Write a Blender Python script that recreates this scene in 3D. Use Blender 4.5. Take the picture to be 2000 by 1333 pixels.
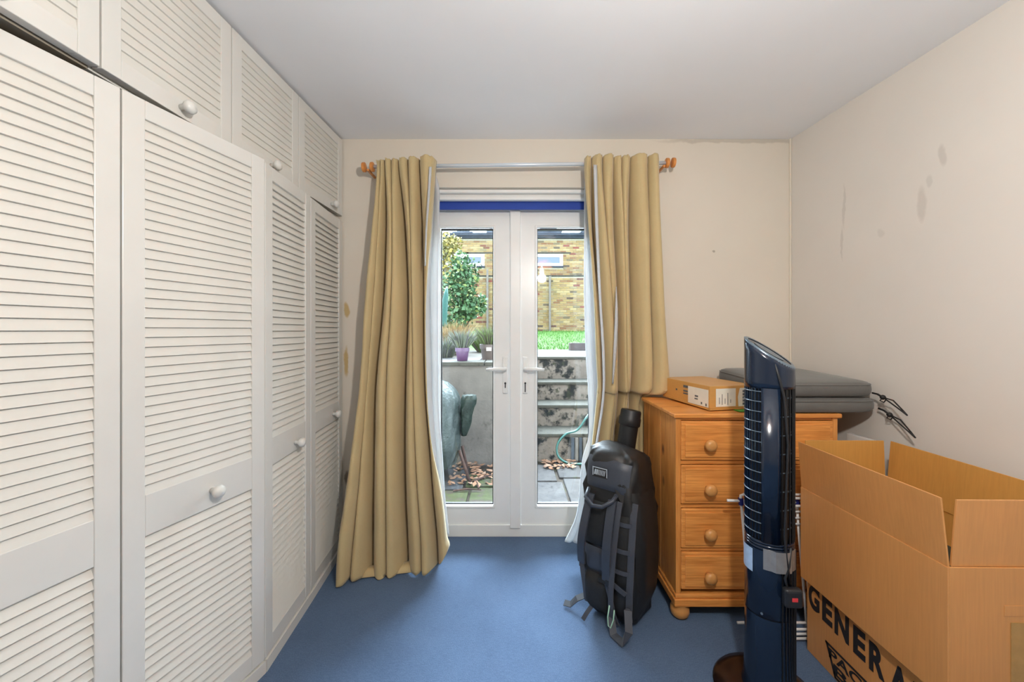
import bpy, bmesh, math, random
from mathutils import Vector, Matrix

# ------------------------------------------------------------------ scene, camera, light
for o in list(bpy.data.objects):
    bpy.data.objects.remove(o, do_unlink=True)
scene = bpy.context.scene
COL = scene.collection
CAMZ = 1.285          # eye height
F = 760.0             # focal length in pixels of the 2000 px wide frame
HOR = 645.0           # horizon row
WALL = 2.271          # distance to the garden wall of the room

cam_d = bpy.data.cameras.new('camera')
cam_d.sensor_width = 36.0
cam_d.lens = 36.0 * F / 2000.0
cam_d.shift_y = (HOR - 666.5) / 2000.0
cam_d.clip_start = 0.02
cam_d.clip_end = 200
cam = bpy.data.objects.new('camera', cam_d)
COL.objects.link(cam)
cam.location = (0, 0, CAMZ)
cam.rotation_euler = (math.pi / 2, 0, 0)
scene.camera = cam

SKY = 6.5
world = bpy.data.worlds.new('overcast_sky')
scene.world = world
world.use_nodes = True
wn = world.node_tree.nodes
bgn = wn.get('Background')
bgn.inputs['Color'].default_value = (0.72, 0.86, 1.0, 1)
bgn.inputs['Strength'].default_value = SKY
sun_d = bpy.data.lights.new('fill_sun', 'SUN')        # added soft sun, brightens the room beyond the overcast sky's own light
sun_d.energy = 36.0
sun_d.angle = math.radians(75)
sun_d.color = (0.74, 0.87, 1.0)
sun = bpy.data.objects.new('fill_sun', sun_d)
COL.objects.link(sun)
sun.location = (0, 9, 9)
sun.rotation_euler = (math.radians(-37), 0, 0)       # light travels from the garden into the room
LAMP_W = 44.0
LAMP_COL = (1.0, 0.965, 0.91)

scene.view_settings.view_transform = 'Standard'
scene.view_settings.look = 'None'
scene.view_settings.gamma = 1.0
scene.view_settings.use_curve_mapping = False
scene.view_settings.exposure = 0.63

rnd = random.Random(7)

# ------------------------------------------------------------------ helpers
def P(x, y, Y):
    """a point of the place at distance Y whose measured bearing is (x, y)"""
    return Vector(((x - 1000.0) / F * Y, Y, CAMZ - (y - HOR) / F * Y))

def lin(c):
    c = c / 255.0
    return c / 12.92 if c <= 0.04045 else ((c + 0.055) / 1.055) ** 2.4

def C(r, g, b):
    return (lin(r), lin(g), lin(b), 1.0)

class MB:
    def __init__(s):
        s.v = []; s.f = []
    def add(s, vs, fs):
        n = len(s.v)
        s.v += [tuple(v) for v in vs]
        s.f += [tuple(i + n for i in f) for f in fs]
        return s
    def box(s, x0, x1, y0, y1, z0, z1):
        return s.add([(x0,y0,z0),(x1,y0,z0),(x1,y1,z0),(x0,y1,z0),(x0,y0,z1),(x1,y0,z1),(x1,y1,z1),(x0,y1,z1)],
                     [(0,3,2,1),(4,5,6,7),(0,1,5,4),(1,2,6,5),(2,3,7,6),(3,0,4,7)])
    def obox(s, c, ax, ay, az):
        c = Vector(c); ax = Vector(ax); ay = Vector(ay); az = Vector(az)
        vs = [c + i*ax + j*ay + k*az for k in (-1,1) for (i,j) in ((-1,-1),(1,-1),(1,1),(-1,1))]
        return s.add(vs, [(0,3,2,1),(4,5,6,7),(0,1,5,4),(1,2,6,5),(2,3,7,6),(3,0,4,7)])
    def prism(s, poly, d):
        """poly: 3-D points of one face, d: extrusion vector"""
        n = len(poly); d = Vector(d)
        vs = [Vector(p) for p in poly] + [Vector(p) + d for p in poly]
        fs = [tuple(range(n)), tuple(range(2*n-1, n-1, -1))]
        fs += [(i, i+n, (i+1) % n + n, (i+1) % n) for i in range(n)]
        return s.add(vs, fs)
    def ring(s, o, i, y0, y1):
        """rectangular frame in the XZ plane: o / i = (x0,x1,z0,z1) outer / inner"""
        def q(r, y): return [(r[0],y,r[2]),(r[1],y,r[2]),(r[1],y,r[3]),(r[0],y,r[3])]
        vs = q(o,y0)+q(i,y0)+q(o,y1)+q(i,y1)
        fs = []
        for k in range(4):
            m = (k+1) % 4
            fs += [(k,m,4+m,4+k),(8+m,8+k,12+k,12+m),(m,k,8+k,8+m),(4+k,4+m,12+m,12+k)]
        return s.add(vs, fs)
    def tube(s, pts, r, n=8, cap=True):
        pts = [Vector(p) for p in pts]
        rs = r if isinstance(r, (list, tuple)) else [r]*len(pts)
        up = Vector((0,0,1)); rings = []
        prev = None
        for k, p in enumerate(pts):
            t = (pts[min(k+1,len(pts)-1)] - pts[max(k-1,0)])
            if t.length < 1e-9: t = Vector((0,0,1))
            t.normalize()
            if prev is None:
                a = t.cross(up)
                if a.length < 1e-3: a = t.cross(Vector((1,0,0)))
            else:
                a = prev - t * prev.dot(t)
                if a.length < 1e-6: a = t.cross(up)
            a.normalize(); prev = a
            b = t.cross(a)
            rings.append([p + rs[k]*(math.cos(2*math.pi*j/n)*a + math.sin(2*math.pi*j/n)*b) for j in range(n)])
        vs = [v for rg in rings for v in rg]; fs = []
        for k in range(len(pts)-1):
            for j in range(n):
                m = (j+1) % n
                fs.append((k*n+j, k*n+m, (k+1)*n+m, (k+1)*n+j))
        if cap:
            fs.append(tuple(range(n-1,-1,-1))); L = (len(pts)-1)*n
            fs.append(tuple(L+j for j in range(n)))
        return s.add(vs, fs)
    def lathe(s, prof, c=(0,0,0), axis=(0,0,1), n=20, sx=1.0, sy=1.0):
        """prof: (radius, height) pairs along axis"""
        ax = Vector(axis).normalized()
        a = ax.cross(Vector((0,0,1)))
        if a.length < 1e-3: a = Vector((1,0,0))
        a.normalize(); b = ax.cross(a); c = Vector(c)
        vs = []; fs = []
        for (r,h) in prof:
            for j in range(n):
                t = 2*math.pi*j/n
                vs.append(c + ax*h + r*(sx*math.cos(t)*a + sy*math.sin(t)*b))
        for k in range(len(prof)-1):
            for j in range(n):
                m = (j+1) % n
                fs.append((k*n+j, k*n+m, (k+1)*n+m, (k+1)*n+j))
        if prof[0][0] > 1e-5: fs.append(tuple(range(n-1,-1,-1)))
        if prof[-1][0] > 1e-5: fs.append(tuple((len(prof)-1)*n+j for j in range(n)))
        return s.add(vs, fs)
    def grid(s, rows, close=False):
        m = len(rows[0]); vs = [v for r in rows for v in r]; fs = []
        for i in range(len(rows)-1):
            for j in range(m if close else m-1):
                k = (j+1) % m
                fs.append((i*m+j, i*m+k, (i+1)*m+k, (i+1)*m+j))
        return s.add(vs, fs)
    def ribbon(s, pts, nrm, w, t=0.003):
        """flat strap along pts, nrm = outward normals, width w"""
        rows = []
        pts = [Vector(p) for p in pts]
        for k, p in enumerate(pts):
            tg = (pts[min(k+1,len(pts)-1)] - pts[max(k-1,0)]).normalized()
            nn = Vector(nrm[k] if isinstance(nrm, list) else nrm).normalized()
            sd = tg.cross(nn).normalized() * (w/2)
            rows.append([p - sd, p + sd, p + sd + nn*t, p - sd + nn*t])
        s.grid(rows, close=True)
        n0 = len(s.v) - 4*len(rows)
        s.f += [(n0+3,n0+2,n0+1,n0), (len(s.v)-4,len(s.v)-3,len(s.v)-2,len(s.v)-1)]
        return s
    def mesh(s, name, smooth=False, fix=True):
        me = bpy.data.meshes.new(name)
        me.from_pydata(s.v, [], s.f)
        if fix:
            bm = bmesh.new(); bm.from_mesh(me)
            bmesh.ops.recalc_face_normals(bm, faces=bm.faces)
            bm.to_mesh(me); bm.free()
        if smooth:
            me.polygons.foreach_set('use_smooth', [True]*len(me.polygons))
        me.update()
        return me
    def build(s, name, m, parent=None, smooth=False, bevel=0.0, seg=2, fix=True, auto=None, solid=0.0):
        me = s.mesh(name, smooth or auto is not None, fix)
        return link(name, me, m, parent, bevel, seg, auto, solid)

def link(name, me, m, parent=None, bevel=0.0, seg=2, auto=None, solid=0.0):
    o = bpy.data.objects.new(name, me)
    COL.objects.link(o)
    if m is not None and not me.materials: me.materials.append(m)
    if parent is not None: o.parent = parent
    if solid:
        md = o.modifiers.new('thickness', 'SOLIDIFY'); md.thickness = solid; md.offset = 0
    if bevel:
        md = o.modifiers.new('bevel', 'BEVEL'); md.width = bevel; md.segments = seg
        md.limit_method = 'ANGLE'; md.angle_limit = math.radians(40)
        for p in me.polygons: p.use_smooth = False
    if auto is not None:
        bm = bmesh.new(); bm.from_mesh(me)
        for e in bm.edges:
            if len(e.link_faces) == 2 and e.calc_face_angle(0) > math.radians(auto): e.smooth = False
        bm.to_mesh(me); bm.free()
    return o

def tag(o, label, cat, group=None):
    o['label'] = label; o['category'] = cat
    if group: o['group'] = group
    return o
def thing(name, label, cat, loc=(0,0,0), rz=0.0, group=None):
    o = bpy.data.objects.new(name, None); COL.objects.link(o)
    o.empty_display_size = 0.05
    o.location = loc; o.rotation_euler = (0,0,rz)
    return tag(o, label, cat, group)
def struct(o, label=None):
    o['kind'] = 'structure'
    if label: o['label'] = label
    return o
def stuff(o, label=None, cat=None):
    o['kind'] = 'stuff'
    if label: o['label'] = label
    if cat: o['category'] = cat
    return o
def smoothstep(a, b, x):
    t = max(0.0, min(1.0, (x-a)/(b-a))); return t*t*(3-2*t)
def lerp(a, b, t): return a + (b-a)*t

# ------------------------------------------------------------------ materials
MATS = {}
def nodes(name):
    m = bpy.data.materials.new(name); m.use_nodes = True
    nt = m.node_tree; b = nt.nodes['Principled BSDF']
    return m, nt, b
def N(nt, t, **kw):
    n = nt.nodes.new(t)
    for k, v in kw.items(): setattr(n, k, v)
    return n
def coords(nt, scale=(1,1,1), kind='Object', rot=(0,0,0)):
    tc = N(nt, 'ShaderNodeTexCoord'); mp = N(nt, 'ShaderNodeMapping')
    mp.inputs['Scale'].default_value = scale; mp.inputs['Rotation'].default_value = rot
    nt.links.new(tc.outputs[kind], mp.inputs['Vector'])
    return mp.outputs['Vector']
def noise(nt, vec, scale, detail=3, rough=0.55, dist=0.0):
    n = N(nt, 'ShaderNodeTexNoise')
    n.inputs['Scale'].default_value = scale; n.inputs['Detail'].default_value = detail
    n.inputs['Roughness'].default_value = rough; n.inputs['Distortion'].default_value = dist
    nt.links.new(vec, n.inputs['Vector'])
    return n.outputs['Fac']
def ramp(nt, fac, stops):
    r = N(nt, 'ShaderNodeValToRGB'); e = r.color_ramp.elements
    while len(e) < len(stops): e.new(0.5)
    for k, (p, c) in enumerate(stops):
        e[k].position = p; e[k].color = c if len(c) == 4 else (*c, 1)
    nt.links.new(fac, r.inputs['Fac'])
    return r.outputs['Color']
def mixc(nt, fac, a, b, mode='MIX'):
    n = N(nt, 'ShaderNodeMix', data_type='RGBA', blend_type=mode)
    if isinstance(fac, (int, float)): n.inputs[0].default_value = fac
    else: nt.links.new(fac, n.inputs[0])
    for i, x in ((6, a), (7, b)):
        if isinstance(x, tuple): n.inputs[i].default_value = x
        else: nt.links.new(x, n.inputs[i])
    return n.outputs[2]
def bump(nt, b, h, strength=0.2, dist=0.01):
    n = N(nt, 'ShaderNodeBump'); n.inputs['Strength'].default_value = strength; n.inputs['Distance'].default_value = dist
    nt.links.new(h, n.inputs['Height']); nt.links.new(n.outputs['Normal'], b.inputs['Normal'])
def math_(nt, op, a, b=None):
    n = N(nt, 'ShaderNodeMath', operation=op)
    for i, x in ((0, a), (1, b)):
        if x is None: continue
        if isinstance(x, (int, float)): n.inputs[i].default_value = x
        else: nt.links.new(x, n.inputs[i])
    return n.outputs[0]

def plain(name, col, rough=0.5, metal=0.0, var=0.0, vscale=8, bmp=0.0, bscale=60, stretch=(1,1,1), spec=None, sheen=0.0, coat=0.0):
    if name in MATS: return MATS[name]
    m, nt, b = nodes(name)
    b.inputs['Base Color'].default_value = col; b.inputs['Roughness'].default_value = rough; b.inputs['Metallic'].default_value = metal
    if spec is not None: b.inputs['Specular IOR Level'].default_value = spec
    if sheen: b.inputs['Sheen Weight'].default_value = sheen
    if coat: b.inputs['Coat Weight'].default_value = coat
    if var or bmp:
        vec = coords(nt, stretch)
        if var:
            f = noise(nt, vec, vscale, 4)
            d = tuple(c*(1-var) for c in col[:3]) + (1,); l = tuple(min(1, c*(1+var)) for c in col[:3]) + (1,)
            nt.links.new(ramp(nt, f, [(0.3, d), (0.7, l)]), b.inputs['Base Color'])
        if bmp:
            bump(nt, b, noise(nt, vec, bscale, 4), bmp, 0.004)
    MATS[name] = m
    return m

def pine(name, axis, tint=1.0, knots=True):
    """pine boards: grain along local axis 0/1/2"""
    m, nt, b = nodes(name)
    sc = [9.0, 9.0, 9.0]; sc[axis] = 0.9
    vec = coords(nt, tuple(sc))
    f = noise(nt, vec, 3.2, 5, 0.6, 0.6)
    def t(c): return tuple(min(1, x*tint) for x in c[:3]) + (1,)
    c1 = ramp(nt, f, [(0.25, t(C(168,96,38))), (0.5, t(C(204,132,62))), (0.72, t(C(222,154,82)))])
    sc2 = [60.0]*3; sc2[axis] = 2.5
    g = noise(nt, coords(nt, tuple(sc2)), 3.0, 3)
    c2 = mixc(nt, 0.35, c1, ramp(nt, g, [(0.3, t(C(150,84,34))), (0.7, t(C(230,166,92)))]))
    if knots:
        vo = N(nt, 'ShaderNodeTexVoronoi'); ks = [5.2]*3; ks[axis] = 3.4
        nt.links.new(coords(nt, tuple(ks)), vo.inputs['Vector']); vo.inputs['Scale'].default_value = 1.0
        k = ramp(nt, vo.outputs['Distance'], [(0.055, (1,1,1)), (0.12, (0,0,0))])
        c2 = mixc(nt, k, c2, t(C(96,40,16)))
    nt.links.new(c2, b.inputs['Base Color'])
    b.inputs['Roughness'].default_value = 0.42
    bump(nt, b, g, 0.06, 0.002)
    MATS[name] = m
    return m

def cardboard(name, col, flute=2, k=1.0):
    m, nt, b = nodes(name)
    sc = [18.0]*3; sc[flute] = 0.8
    f = noise(nt, coords(nt, tuple(sc)), 9.0, 3)
    g = noise(nt, coords(nt), 5.0, 4)
    d = tuple(c*0.86 for c in col[:3]) + (1,)
    c = mixc(nt, 0.5, ramp(nt, f, [(0.35, d), (0.65, col)]), ramp(nt, g, [(0.3, d), (0.7, col)]))
    nt.links.new(c, b.inputs['Base Color']); b.inputs['Roughness'].default_value = 0.36
    b.inputs['Specular IOR Level'].default_value = 0.5
    bump(nt, b, f, 0.05, 0.002)
    MATS[name] = m
    return m

def fabric(name, col, dark=0.8, rough=0.9, weave=420, sheen=0.25, trans=0.0):
    m, nt, b = nodes(name)
    v = coords(nt)
    f = noise(nt, v, 9, 4); w = noise(nt, coords(nt, (1, 1, 0.25)), weave, 2)
    d = tuple(c*dark for c in col[:3]) + (1,)
    c = mixc(nt, 0.4, ramp(nt, f, [(0.3, d), (0.7, col)]), ramp(nt, w, [(0.35, d), (0.65, col)]))
    nt.links.new(c, b.inputs['Base Color']); b.inputs['Roughness'].default_value = rough
    b.inputs['Sheen Weight'].default_value = sheen
    bump(nt, b, w, 0.12, 0.001)
    if trans:
        tr = N(nt, 'ShaderNodeBsdfTranslucent'); nt.links.new(c, tr.inputs['Color'])
        mx = N(nt, 'ShaderNodeMixShader'); mx.inputs[0].default_value = trans
        nt.links.new(b.outputs[0], mx.inputs[1]); nt.links.new(tr.outputs[0], mx.inputs[2])
        nt.links.new(mx.outputs[0], nt.nodes['Material Output'].inputs['Surface'])
    MATS[name] = m
    return m

def marked_plaster(name, base, dark, marks, axis_u, axis_w):
    """painted plaster with a few stains, patches and darker marks of their own shape: marks = (u, w, ru, rw, strength) in metres"""
    m, nt, b = nodes(name)
    vec = coords(nt)
    sep = N(nt, 'ShaderNodeSeparateXYZ')
    nz = N(nt, 'ShaderNodeTexNoise'); nz.inputs['Scale'].default_value = 14; nz.inputs['Detail'].default_value = 4
    nt.links.new(vec, nz.inputs['Vector'])
    off = N(nt, 'ShaderNodeVectorMath', operation='SUBTRACT'); nt.links.new(nz.outputs['Color'], off.inputs[0]); off.inputs[1].default_value = (.5,.5,.5)
    sc = N(nt, 'ShaderNodeVectorMath', operation='SCALE'); nt.links.new(off.outputs[0], sc.inputs[0]); sc.inputs['Scale'].default_value = 0.035
    ad = N(nt, 'ShaderNodeVectorMath', operation='ADD'); nt.links.new(vec, ad.inputs[0]); nt.links.new(sc.outputs[0], ad.inputs[1])
    nt.links.new(ad.outputs[0], sep.inputs[0])
    U = sep.outputs[axis_u]; W = sep.outputs[axis_w]
    f = noise(nt, vec, 2.2, 5)
    col = ramp(nt, f, [(0.3, tuple(c*0.95 for c in base[:3]) + (1,)), (0.7, base)])
    for (u, w, ru, rw, st, dc) in marks:
        a = math_(nt, 'POWER', math_(nt, 'DIVIDE', math_(nt, 'SUBTRACT', U, u), ru), 2.0)
        c = math_(nt, 'POWER', math_(nt, 'DIVIDE', math_(nt, 'SUBTRACT', W, w), rw), 2.0)
        d = math_(nt, 'ADD', a, c)
        k = ramp(nt, d, [(0.35, (st,st,st)), (1.0, (0,0,0))])
        col = mixc(nt, k, col, dc or dark)
    nt.links.new(col, b.inputs['Base Color']); b.inputs['Roughness'].default_value = 0.75
    b.inputs['Specular IOR Level'].default_value = 0.25
    bump(nt, b, noise(nt, vec, 45, 4), 0.05, 0.004)
    MATS[name] = m
    return m

M_wall_b = marked_plaster('cream_paint_garden_wall', C(226,217,203), C(150,140,125),
                   [(1.18, 1.747, 0.012, 0.008, 0.7, None), (-0.965, 1.40, 0.018, 0.05, 0.9, C(196,168,112)), (-0.968, 1.10, 0.016, 0.10, 0.9, C(196,168,112)),
                    (-0.96, 0.42, 0.02, 0.05, 0.8, C(120,100,80)), (1.3, 2.39, 0.5, 0.018, 0.35, None)], 0, 2)  # last mark: darker band along the top of the wall
M_wall_r = marked_plaster('cream_paint_right_wall', C(224,218,210), C(148,140,130),
                   [(1.512, 1.96, 0.016, 0.05, 0.24, None), (1.585, 1.80, 0.022, 0.085, 0.22, None), (1.555, 1.88, 0.012, 0.03, 0.18, None),
                    (1.93, 1.90, 0.010, 0.12, 0.22, None), (1.94, 1.72, 0.008, 0.10, 0.22, None), (1.75, 1.72, 0.02, 0.02, 0.15, None)], 1, 2)
M_wall_o = plain('cream_paint', C(226,216,200), 0.75, var=0.04, vscale=2)
M_ceil = plain('white_ceiling_paint', C(244,245,247), 0.8, var=0.02, vscale=1.5, bmp=0.03, bscale=40)
M_white = plain('cream_white_gloss_paint', C(216,214,208), 0.30, var=0.025, vscale=6, bmp=0.03, bscale=60)
M_slat = plain('cream_white_louvre_paint', C(216,213,205), 0.38, var=0.03, vscale=10)
M_gap = plain('cupboard_dark_interior', C(150,140,124), 0.9)
M_upvc = plain('white_upvc', C(238,238,236), 0.3, var=0.015, vscale=10)
M_blue = fabric('blue_blind_cloth', C(38,72,168), 0.9, 0.7, 500, 0.1)
M_curt = fabric('beige_curtain_cloth', C(206,183,135), 0.9, 0.85, 380, 0.3, trans=0.06)
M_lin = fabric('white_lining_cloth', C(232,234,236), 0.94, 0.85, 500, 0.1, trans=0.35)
M_pine_h = pine('pine_grain_along', 0, 1.25)
M_pine_v = pine('pine_grain_upright', 2, 1.15)
M_pine_p = plain('pine_knob_turned', C(206,146,82), 0.4, var=0.12, vscale=20)
M_pine_f = plain('pine_finial', C(214,140,72), 0.4, var=0.15, vscale=25)
M_card = cardboard('brown_cardboard', C(214,152,90), 2)
M_card_i = cardboard('brown_cardboard_inside', C(210,154,80), 2)
M_card_p = cardboard('parcel_cardboard', C(212,156,84), 0)
M_print = plain('black_print', C(32,32,36), 0.6)
M_tape = plain('brown_packing_tape', C(176,136,78), 0.25, var=0.1, vscale=30)
M_paper = plain('white_paper_label', C(226,222,208), 0.6, var=0.04, vscale=20)
M_ink = plain('grey_ink', C(92,92,92), 0.7)
M_green = plain('green_plastic', C(70,150,40), 0.4)
M_fan = plain('dark_blue_black_plastic', C(20,34,54), 0.16, spec=0.6)
M_fan_d = plain('black_plastic_inner', C(12,14,18), 0.5)
M_fan_s = plain('grille_steel_grey', C(120,136,150), 0.3, metal=0.6)
M_fan_b = plain('brown_black_base_plastic', C(34,22,20), 0.25)
M_silver = plain('silver_tape', C(150,148,145), 0.3, metal=0.5, var=0.12, vscale=40)
M_black = plain('black_rubber', C(30,32,36), 0.45)
M_red = plain('red_print', C(210,60,64), 0.5)
M_stick = plain('pale_blue_sticker', C(168,194,226), 0.4, var=0.1, vscale=60)
M_bag = fabric('black_nylon', C(33,33,34), 0.75, 0.5, 300, 0.0)
M_bag2 = fabric('charcoal_nylon', C(56,62,74), 0.8, 0.45, 300, 0.05)
M_bag3 = plain('black_mesh_padding', C(26,27,28), 0.7, var=0.2, vscale=60, bmp=0.3, bscale=300)
M_strap = fabric('dark_webbing', C(66,70,80), 0.75, 0.6, 500, 0.1)
M_patch = plain('patch_grey', C(176,186,194), 0.6)
M_cush = fabric('charcoal_cushion_cloth', C(104,102,98), 0.85, 0.85, 350, 0.25)
M_cord = plain('black_cord', C(26,24,24), 0.6)
M_rod = plain('white_metal_rod', C(214,222,230), 0.3, metal=0.2)
M_chrome = plain('bright_metal', C(190,200,208), 0.2, metal=0.9)
M_airer = plain('white_coated_tube', C(226,226,224), 0.3)
M_airb = plain('blue_plastic_joint', C(28,34,110), 0.4)
M_shade = fabric('orange_lampshade', C(236,150,52), 0.95, 0.8, 400, 0, trans=0.6)

def carpet():
    m, nt, b = nodes('blue_carpet')
    v = coords(nt)
    f = noise(nt, v, 260, 3, 0.7); g = noise(nt, v, 3.5, 5)
    s = noise(nt, coords(nt, (1, 6, 1)), 40, 3)
    c = ramp(nt, f, [(0.3, C(56,76,104)), (0.55, C(82,104,136)), (0.75, C(116,136,166))])
    c = mixc(nt, 0.35, c, ramp(nt, g, [(0.3, C(66,86,116)), (0.7, C(96,120,152))]))
    c = mixc(nt, 0.15, c, ramp(nt, s, [(0.3, C(64,82,106)), (0.7, C(118,138,164))]))
    nt.links.new(c, b.inputs['Base Color']); b.inputs['Roughness'].default_value = 0.95
    b.inputs['Specular IOR Level'].default_value = 0.1
    b.inputs['Sheen Weight'].default_value = 0.15
    bump(nt, b, f, 0.35, 0.006)
    return m
M_carpet = carpet()

def glass():
    m, nt, b = nodes('clear_glass'); nt.nodes.remove(b)
    t = N(nt, 'ShaderNodeBsdfTransparent'); t.inputs['Color'].default_value = (0.96, 0.98, 0.97, 1)
    g = N(nt, 'ShaderNodeBsdfGlossy'); g.inputs['Roughness'].default_value = 0.02
    fr = N(nt, 'ShaderNodeFresnel'); fr.inputs['IOR'].default_value = 1.35
    mx = N(nt, 'ShaderNodeMixShader')
    nt.links.new(fr.outputs[0], mx.inputs[0]); nt.links.new(t.outputs[0], mx.inputs[1]); nt.links.new(g.outputs[0], mx.inputs[2])
    nt.links.new(mx.outputs[0], nt.nodes['Material Output'].inputs['Surface'])
    return m
M_glass = glass()

def islands(name, stops, rough=0.85, extra=None, gain=1.0):
    """colour picked per piece (per object and per loose piece)"""
    m, nt, b = nodes(name)
    oi = N(nt, 'ShaderNodeObjectInfo'); ge = N(nt, 'ShaderNodeNewGeometry')
    f = math_(nt, 'FRACT', math_(nt, 'ADD', oi.outputs['Random'], ge.outputs['Random Per Island']))
    c = ramp(nt, f, [(p, tuple(x*0.36*gain for x in q[:3]) + (1,)) for p, q in stops])  # piece colours darkened to offset the strong daylight outdoors
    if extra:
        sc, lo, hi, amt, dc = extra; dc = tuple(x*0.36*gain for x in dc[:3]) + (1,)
        k = ramp(nt, noise(nt, coords(nt, kind='Object') if name.startswith('leaf') else N(nt, 'ShaderNodeNewGeometry').outputs['Position'], sc, 5), [(lo, (0,0,0)), (hi, (amt,amt,amt))])
        c = mixc(nt, k, c, dc)
    nt.links.new(c, b.inputs['Base Color']); b.inputs['Roughness'].default_value = rough
    b.inputs['Specular IOR Level'].default_value = 0.2
    MATS[name] = m
    return m

# ------------------------------------------------------------------ the room
HC = 2.4
RX0, RX1 = 1.626, 1.760          # right wall: X at the garden wall and at the camera
def rwall(Y): return RX0 + (WALL - Y) * 0.0592
YB = -2.2
o = MB().box(-1.75, 2.1, YB-0.1, WALL+0.19, -0.08, 0.0).build('floor', M_carpet); struct(o, 'worn blue fitted carpet')
o = MB().box(-1.75, 2.1, YB-0.1, WALL+0.19, HC, HC+0.1).build('ceiling', M_ceil); struct(o, 'plain white painted ceiling')
OX0, OX1, OZ = -0.585, 0.625, 2.118      # door opening
o = MB().prism([(-1.75,WALL,0),(OX0,WALL,0),(OX0,WALL,OZ),(OX1,WALL,OZ),(OX1,WALL,0),(2.1,WALL,0),(2.1,WALL,HC),(-1.75,WALL,HC)], (0,0.27,0)).build('wall_back', M_wall_b)
struct(o, 'cream painted wall around the glazed garden doors')
o = MB().prism([(rwall(YB),YB,0),(rwall(WALL),WALL,0),(rwall(WALL),WALL,HC),(rwall(YB),YB,HC)], (0.12,0,0)).build('wall_right', M_wall_r); struct(o, 'cream painted wall with a few grey stains')
o = MB().box(-1.75,-1.65,YB,WALL,0,HC).build('wall_left', M_wall_o); struct(o)
o = MB().box(-1.75,2.1,YB-0.1,YB,0,HC).build('wall_front', M_wall_o); struct(o)
# bead of filler in the corner between the two cream walls
o = MB().tube([(RX0-0.004,WALL-0.004,0.0),(RX0-0.004,WALL-0.004,HC)], 0.006, 6).build('trim_1', M_wall_o); struct(o)

# ------------------------------------------------------------------ glazed garden doors (door_1)
DY = 2.43                        # inner face of the frame
fr = MB().ring((OX0,OX1,0.0,2.10),(OX0+0.045,OX1-0.045,0.062,2.036), DY, DY+0.07)
door1 = fr.build('door_1', M_upvc, bevel=0.003); struct(door1, 'white double glazed garden doors with lever handles')
MB().box(OX0,OX1,DY-0.012,DY,2.03,2.04).build('frame_lip', M_upvc, door1)
MB().box(OX0,OX1,DY-0.015,DY,0.0,0.0735).build('threshold', M_upvc, door1, bevel=0.003)
CXD = 0.02
LZ0, LZ1 = 0.070, 2.030
GZ0, GZ1 = 0.176, 1.935
def leaf(sign):
    xi, xo = CXD + sign*0.030, CXD + sign*0.56
    gi, go = CXD + sign*0.125, CXD + sign*0.478
    x0, x1 = sorted((xi, xo)); g0, g1 = sorted((gi, go))
    lf = MB().ring((x0,x1,LZ0,LZ1),(g0,g1,GZ0,GZ1), DY-0.004, DY+0.06).build('door_leaf', M_upvc, door1, bevel=0.003)
    MB().ring((g0-0.002,g1+0.002,GZ0-0.002,GZ1+0.002),(g0+0.012,g1-0.012,GZ0+0.012,GZ1-0.012), DY-0.010, DY+0.014).build('glazing_bead', M_upvc, lf, bevel=0.004)
    MB().ring((g0+0.012,g1-0.012,GZ0+0.012,GZ1-0.012),(g0+0.017,g1-0.017,GZ0+0.020,GZ1-0.022), DY+0.016, DY+0.034).build('black_spacer', M_black, lf)
    MB().box(g0+0.002,g1-0.002,DY+0.022,DY+0.027,GZ0+0.002,GZ1-0.002).build('glass_pane', M_glass, lf)
    hx = CXD + sign*0.062
    hb = MB().box(hx-0.016,hx+0.016,DY-0.016,DY-0.004,0.89,1.12).build('handle_plate', M_upvc, lf, bevel=0.006, seg=3)
    MB().tube([(hx,DY-0.014,1.045),(hx,DY-0.045,1.045),(hx+sign*0.012,DY-0.055,1.045),(hx+sign*0.06,DY-0.057,1.045),(hx+sign*0.115,DY-0.05,1.041)],
              [0.011,0.011,0.012,0.0115,0.008], 10).build('lever_handle', M_upvc, lf, smooth=True)
    MB().lathe([(0.006,0),(0.006,0.003)], (hx,DY-0.0175,0.955), (0,-1,0), 12).build('keyhole', M_black, lf)
    MB().box(hx-0.003,hx+0.003,DY-0.0195,DY-0.0160,0.926 if sign < 0 else 0.90,0.955).build('key_slot', M_black, lf)
    return lf
leaf(-1); leaf(1)
MB().box(CXD-0.033,CXD+0.033,DY-0.030,DY-0.004,0.058,2.028).build('centre_strip', M_upvc, door1, bevel=0.006, seg=3)
# roller blind wound up above the doors
bl = thing('roller_blind', 'white roller blind cassette with a strip of blue cloth above the glazed doors', 'blind', (0.02, 2.36, 2.06))
MB().box(-0.60,0.60,-0.065,-0.03,0.035,0.056).build('head_rail', M_upvc, bl, bevel=0.004)
MB().box(-0.60,0.60,-0.03,0.0,0.02,0.055).build('cassette', M_upvc, bl)
MB().box(-0.60,0.60,-0.045,-0.01,0.0,0.018).build('bottom_rail', M_upvc, bl, bevel=0.005)
MB().box(-0.595,0.595,-0.002,0.002,-0.045,0.02).build('blind_cloth', M_blue, bl)

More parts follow.
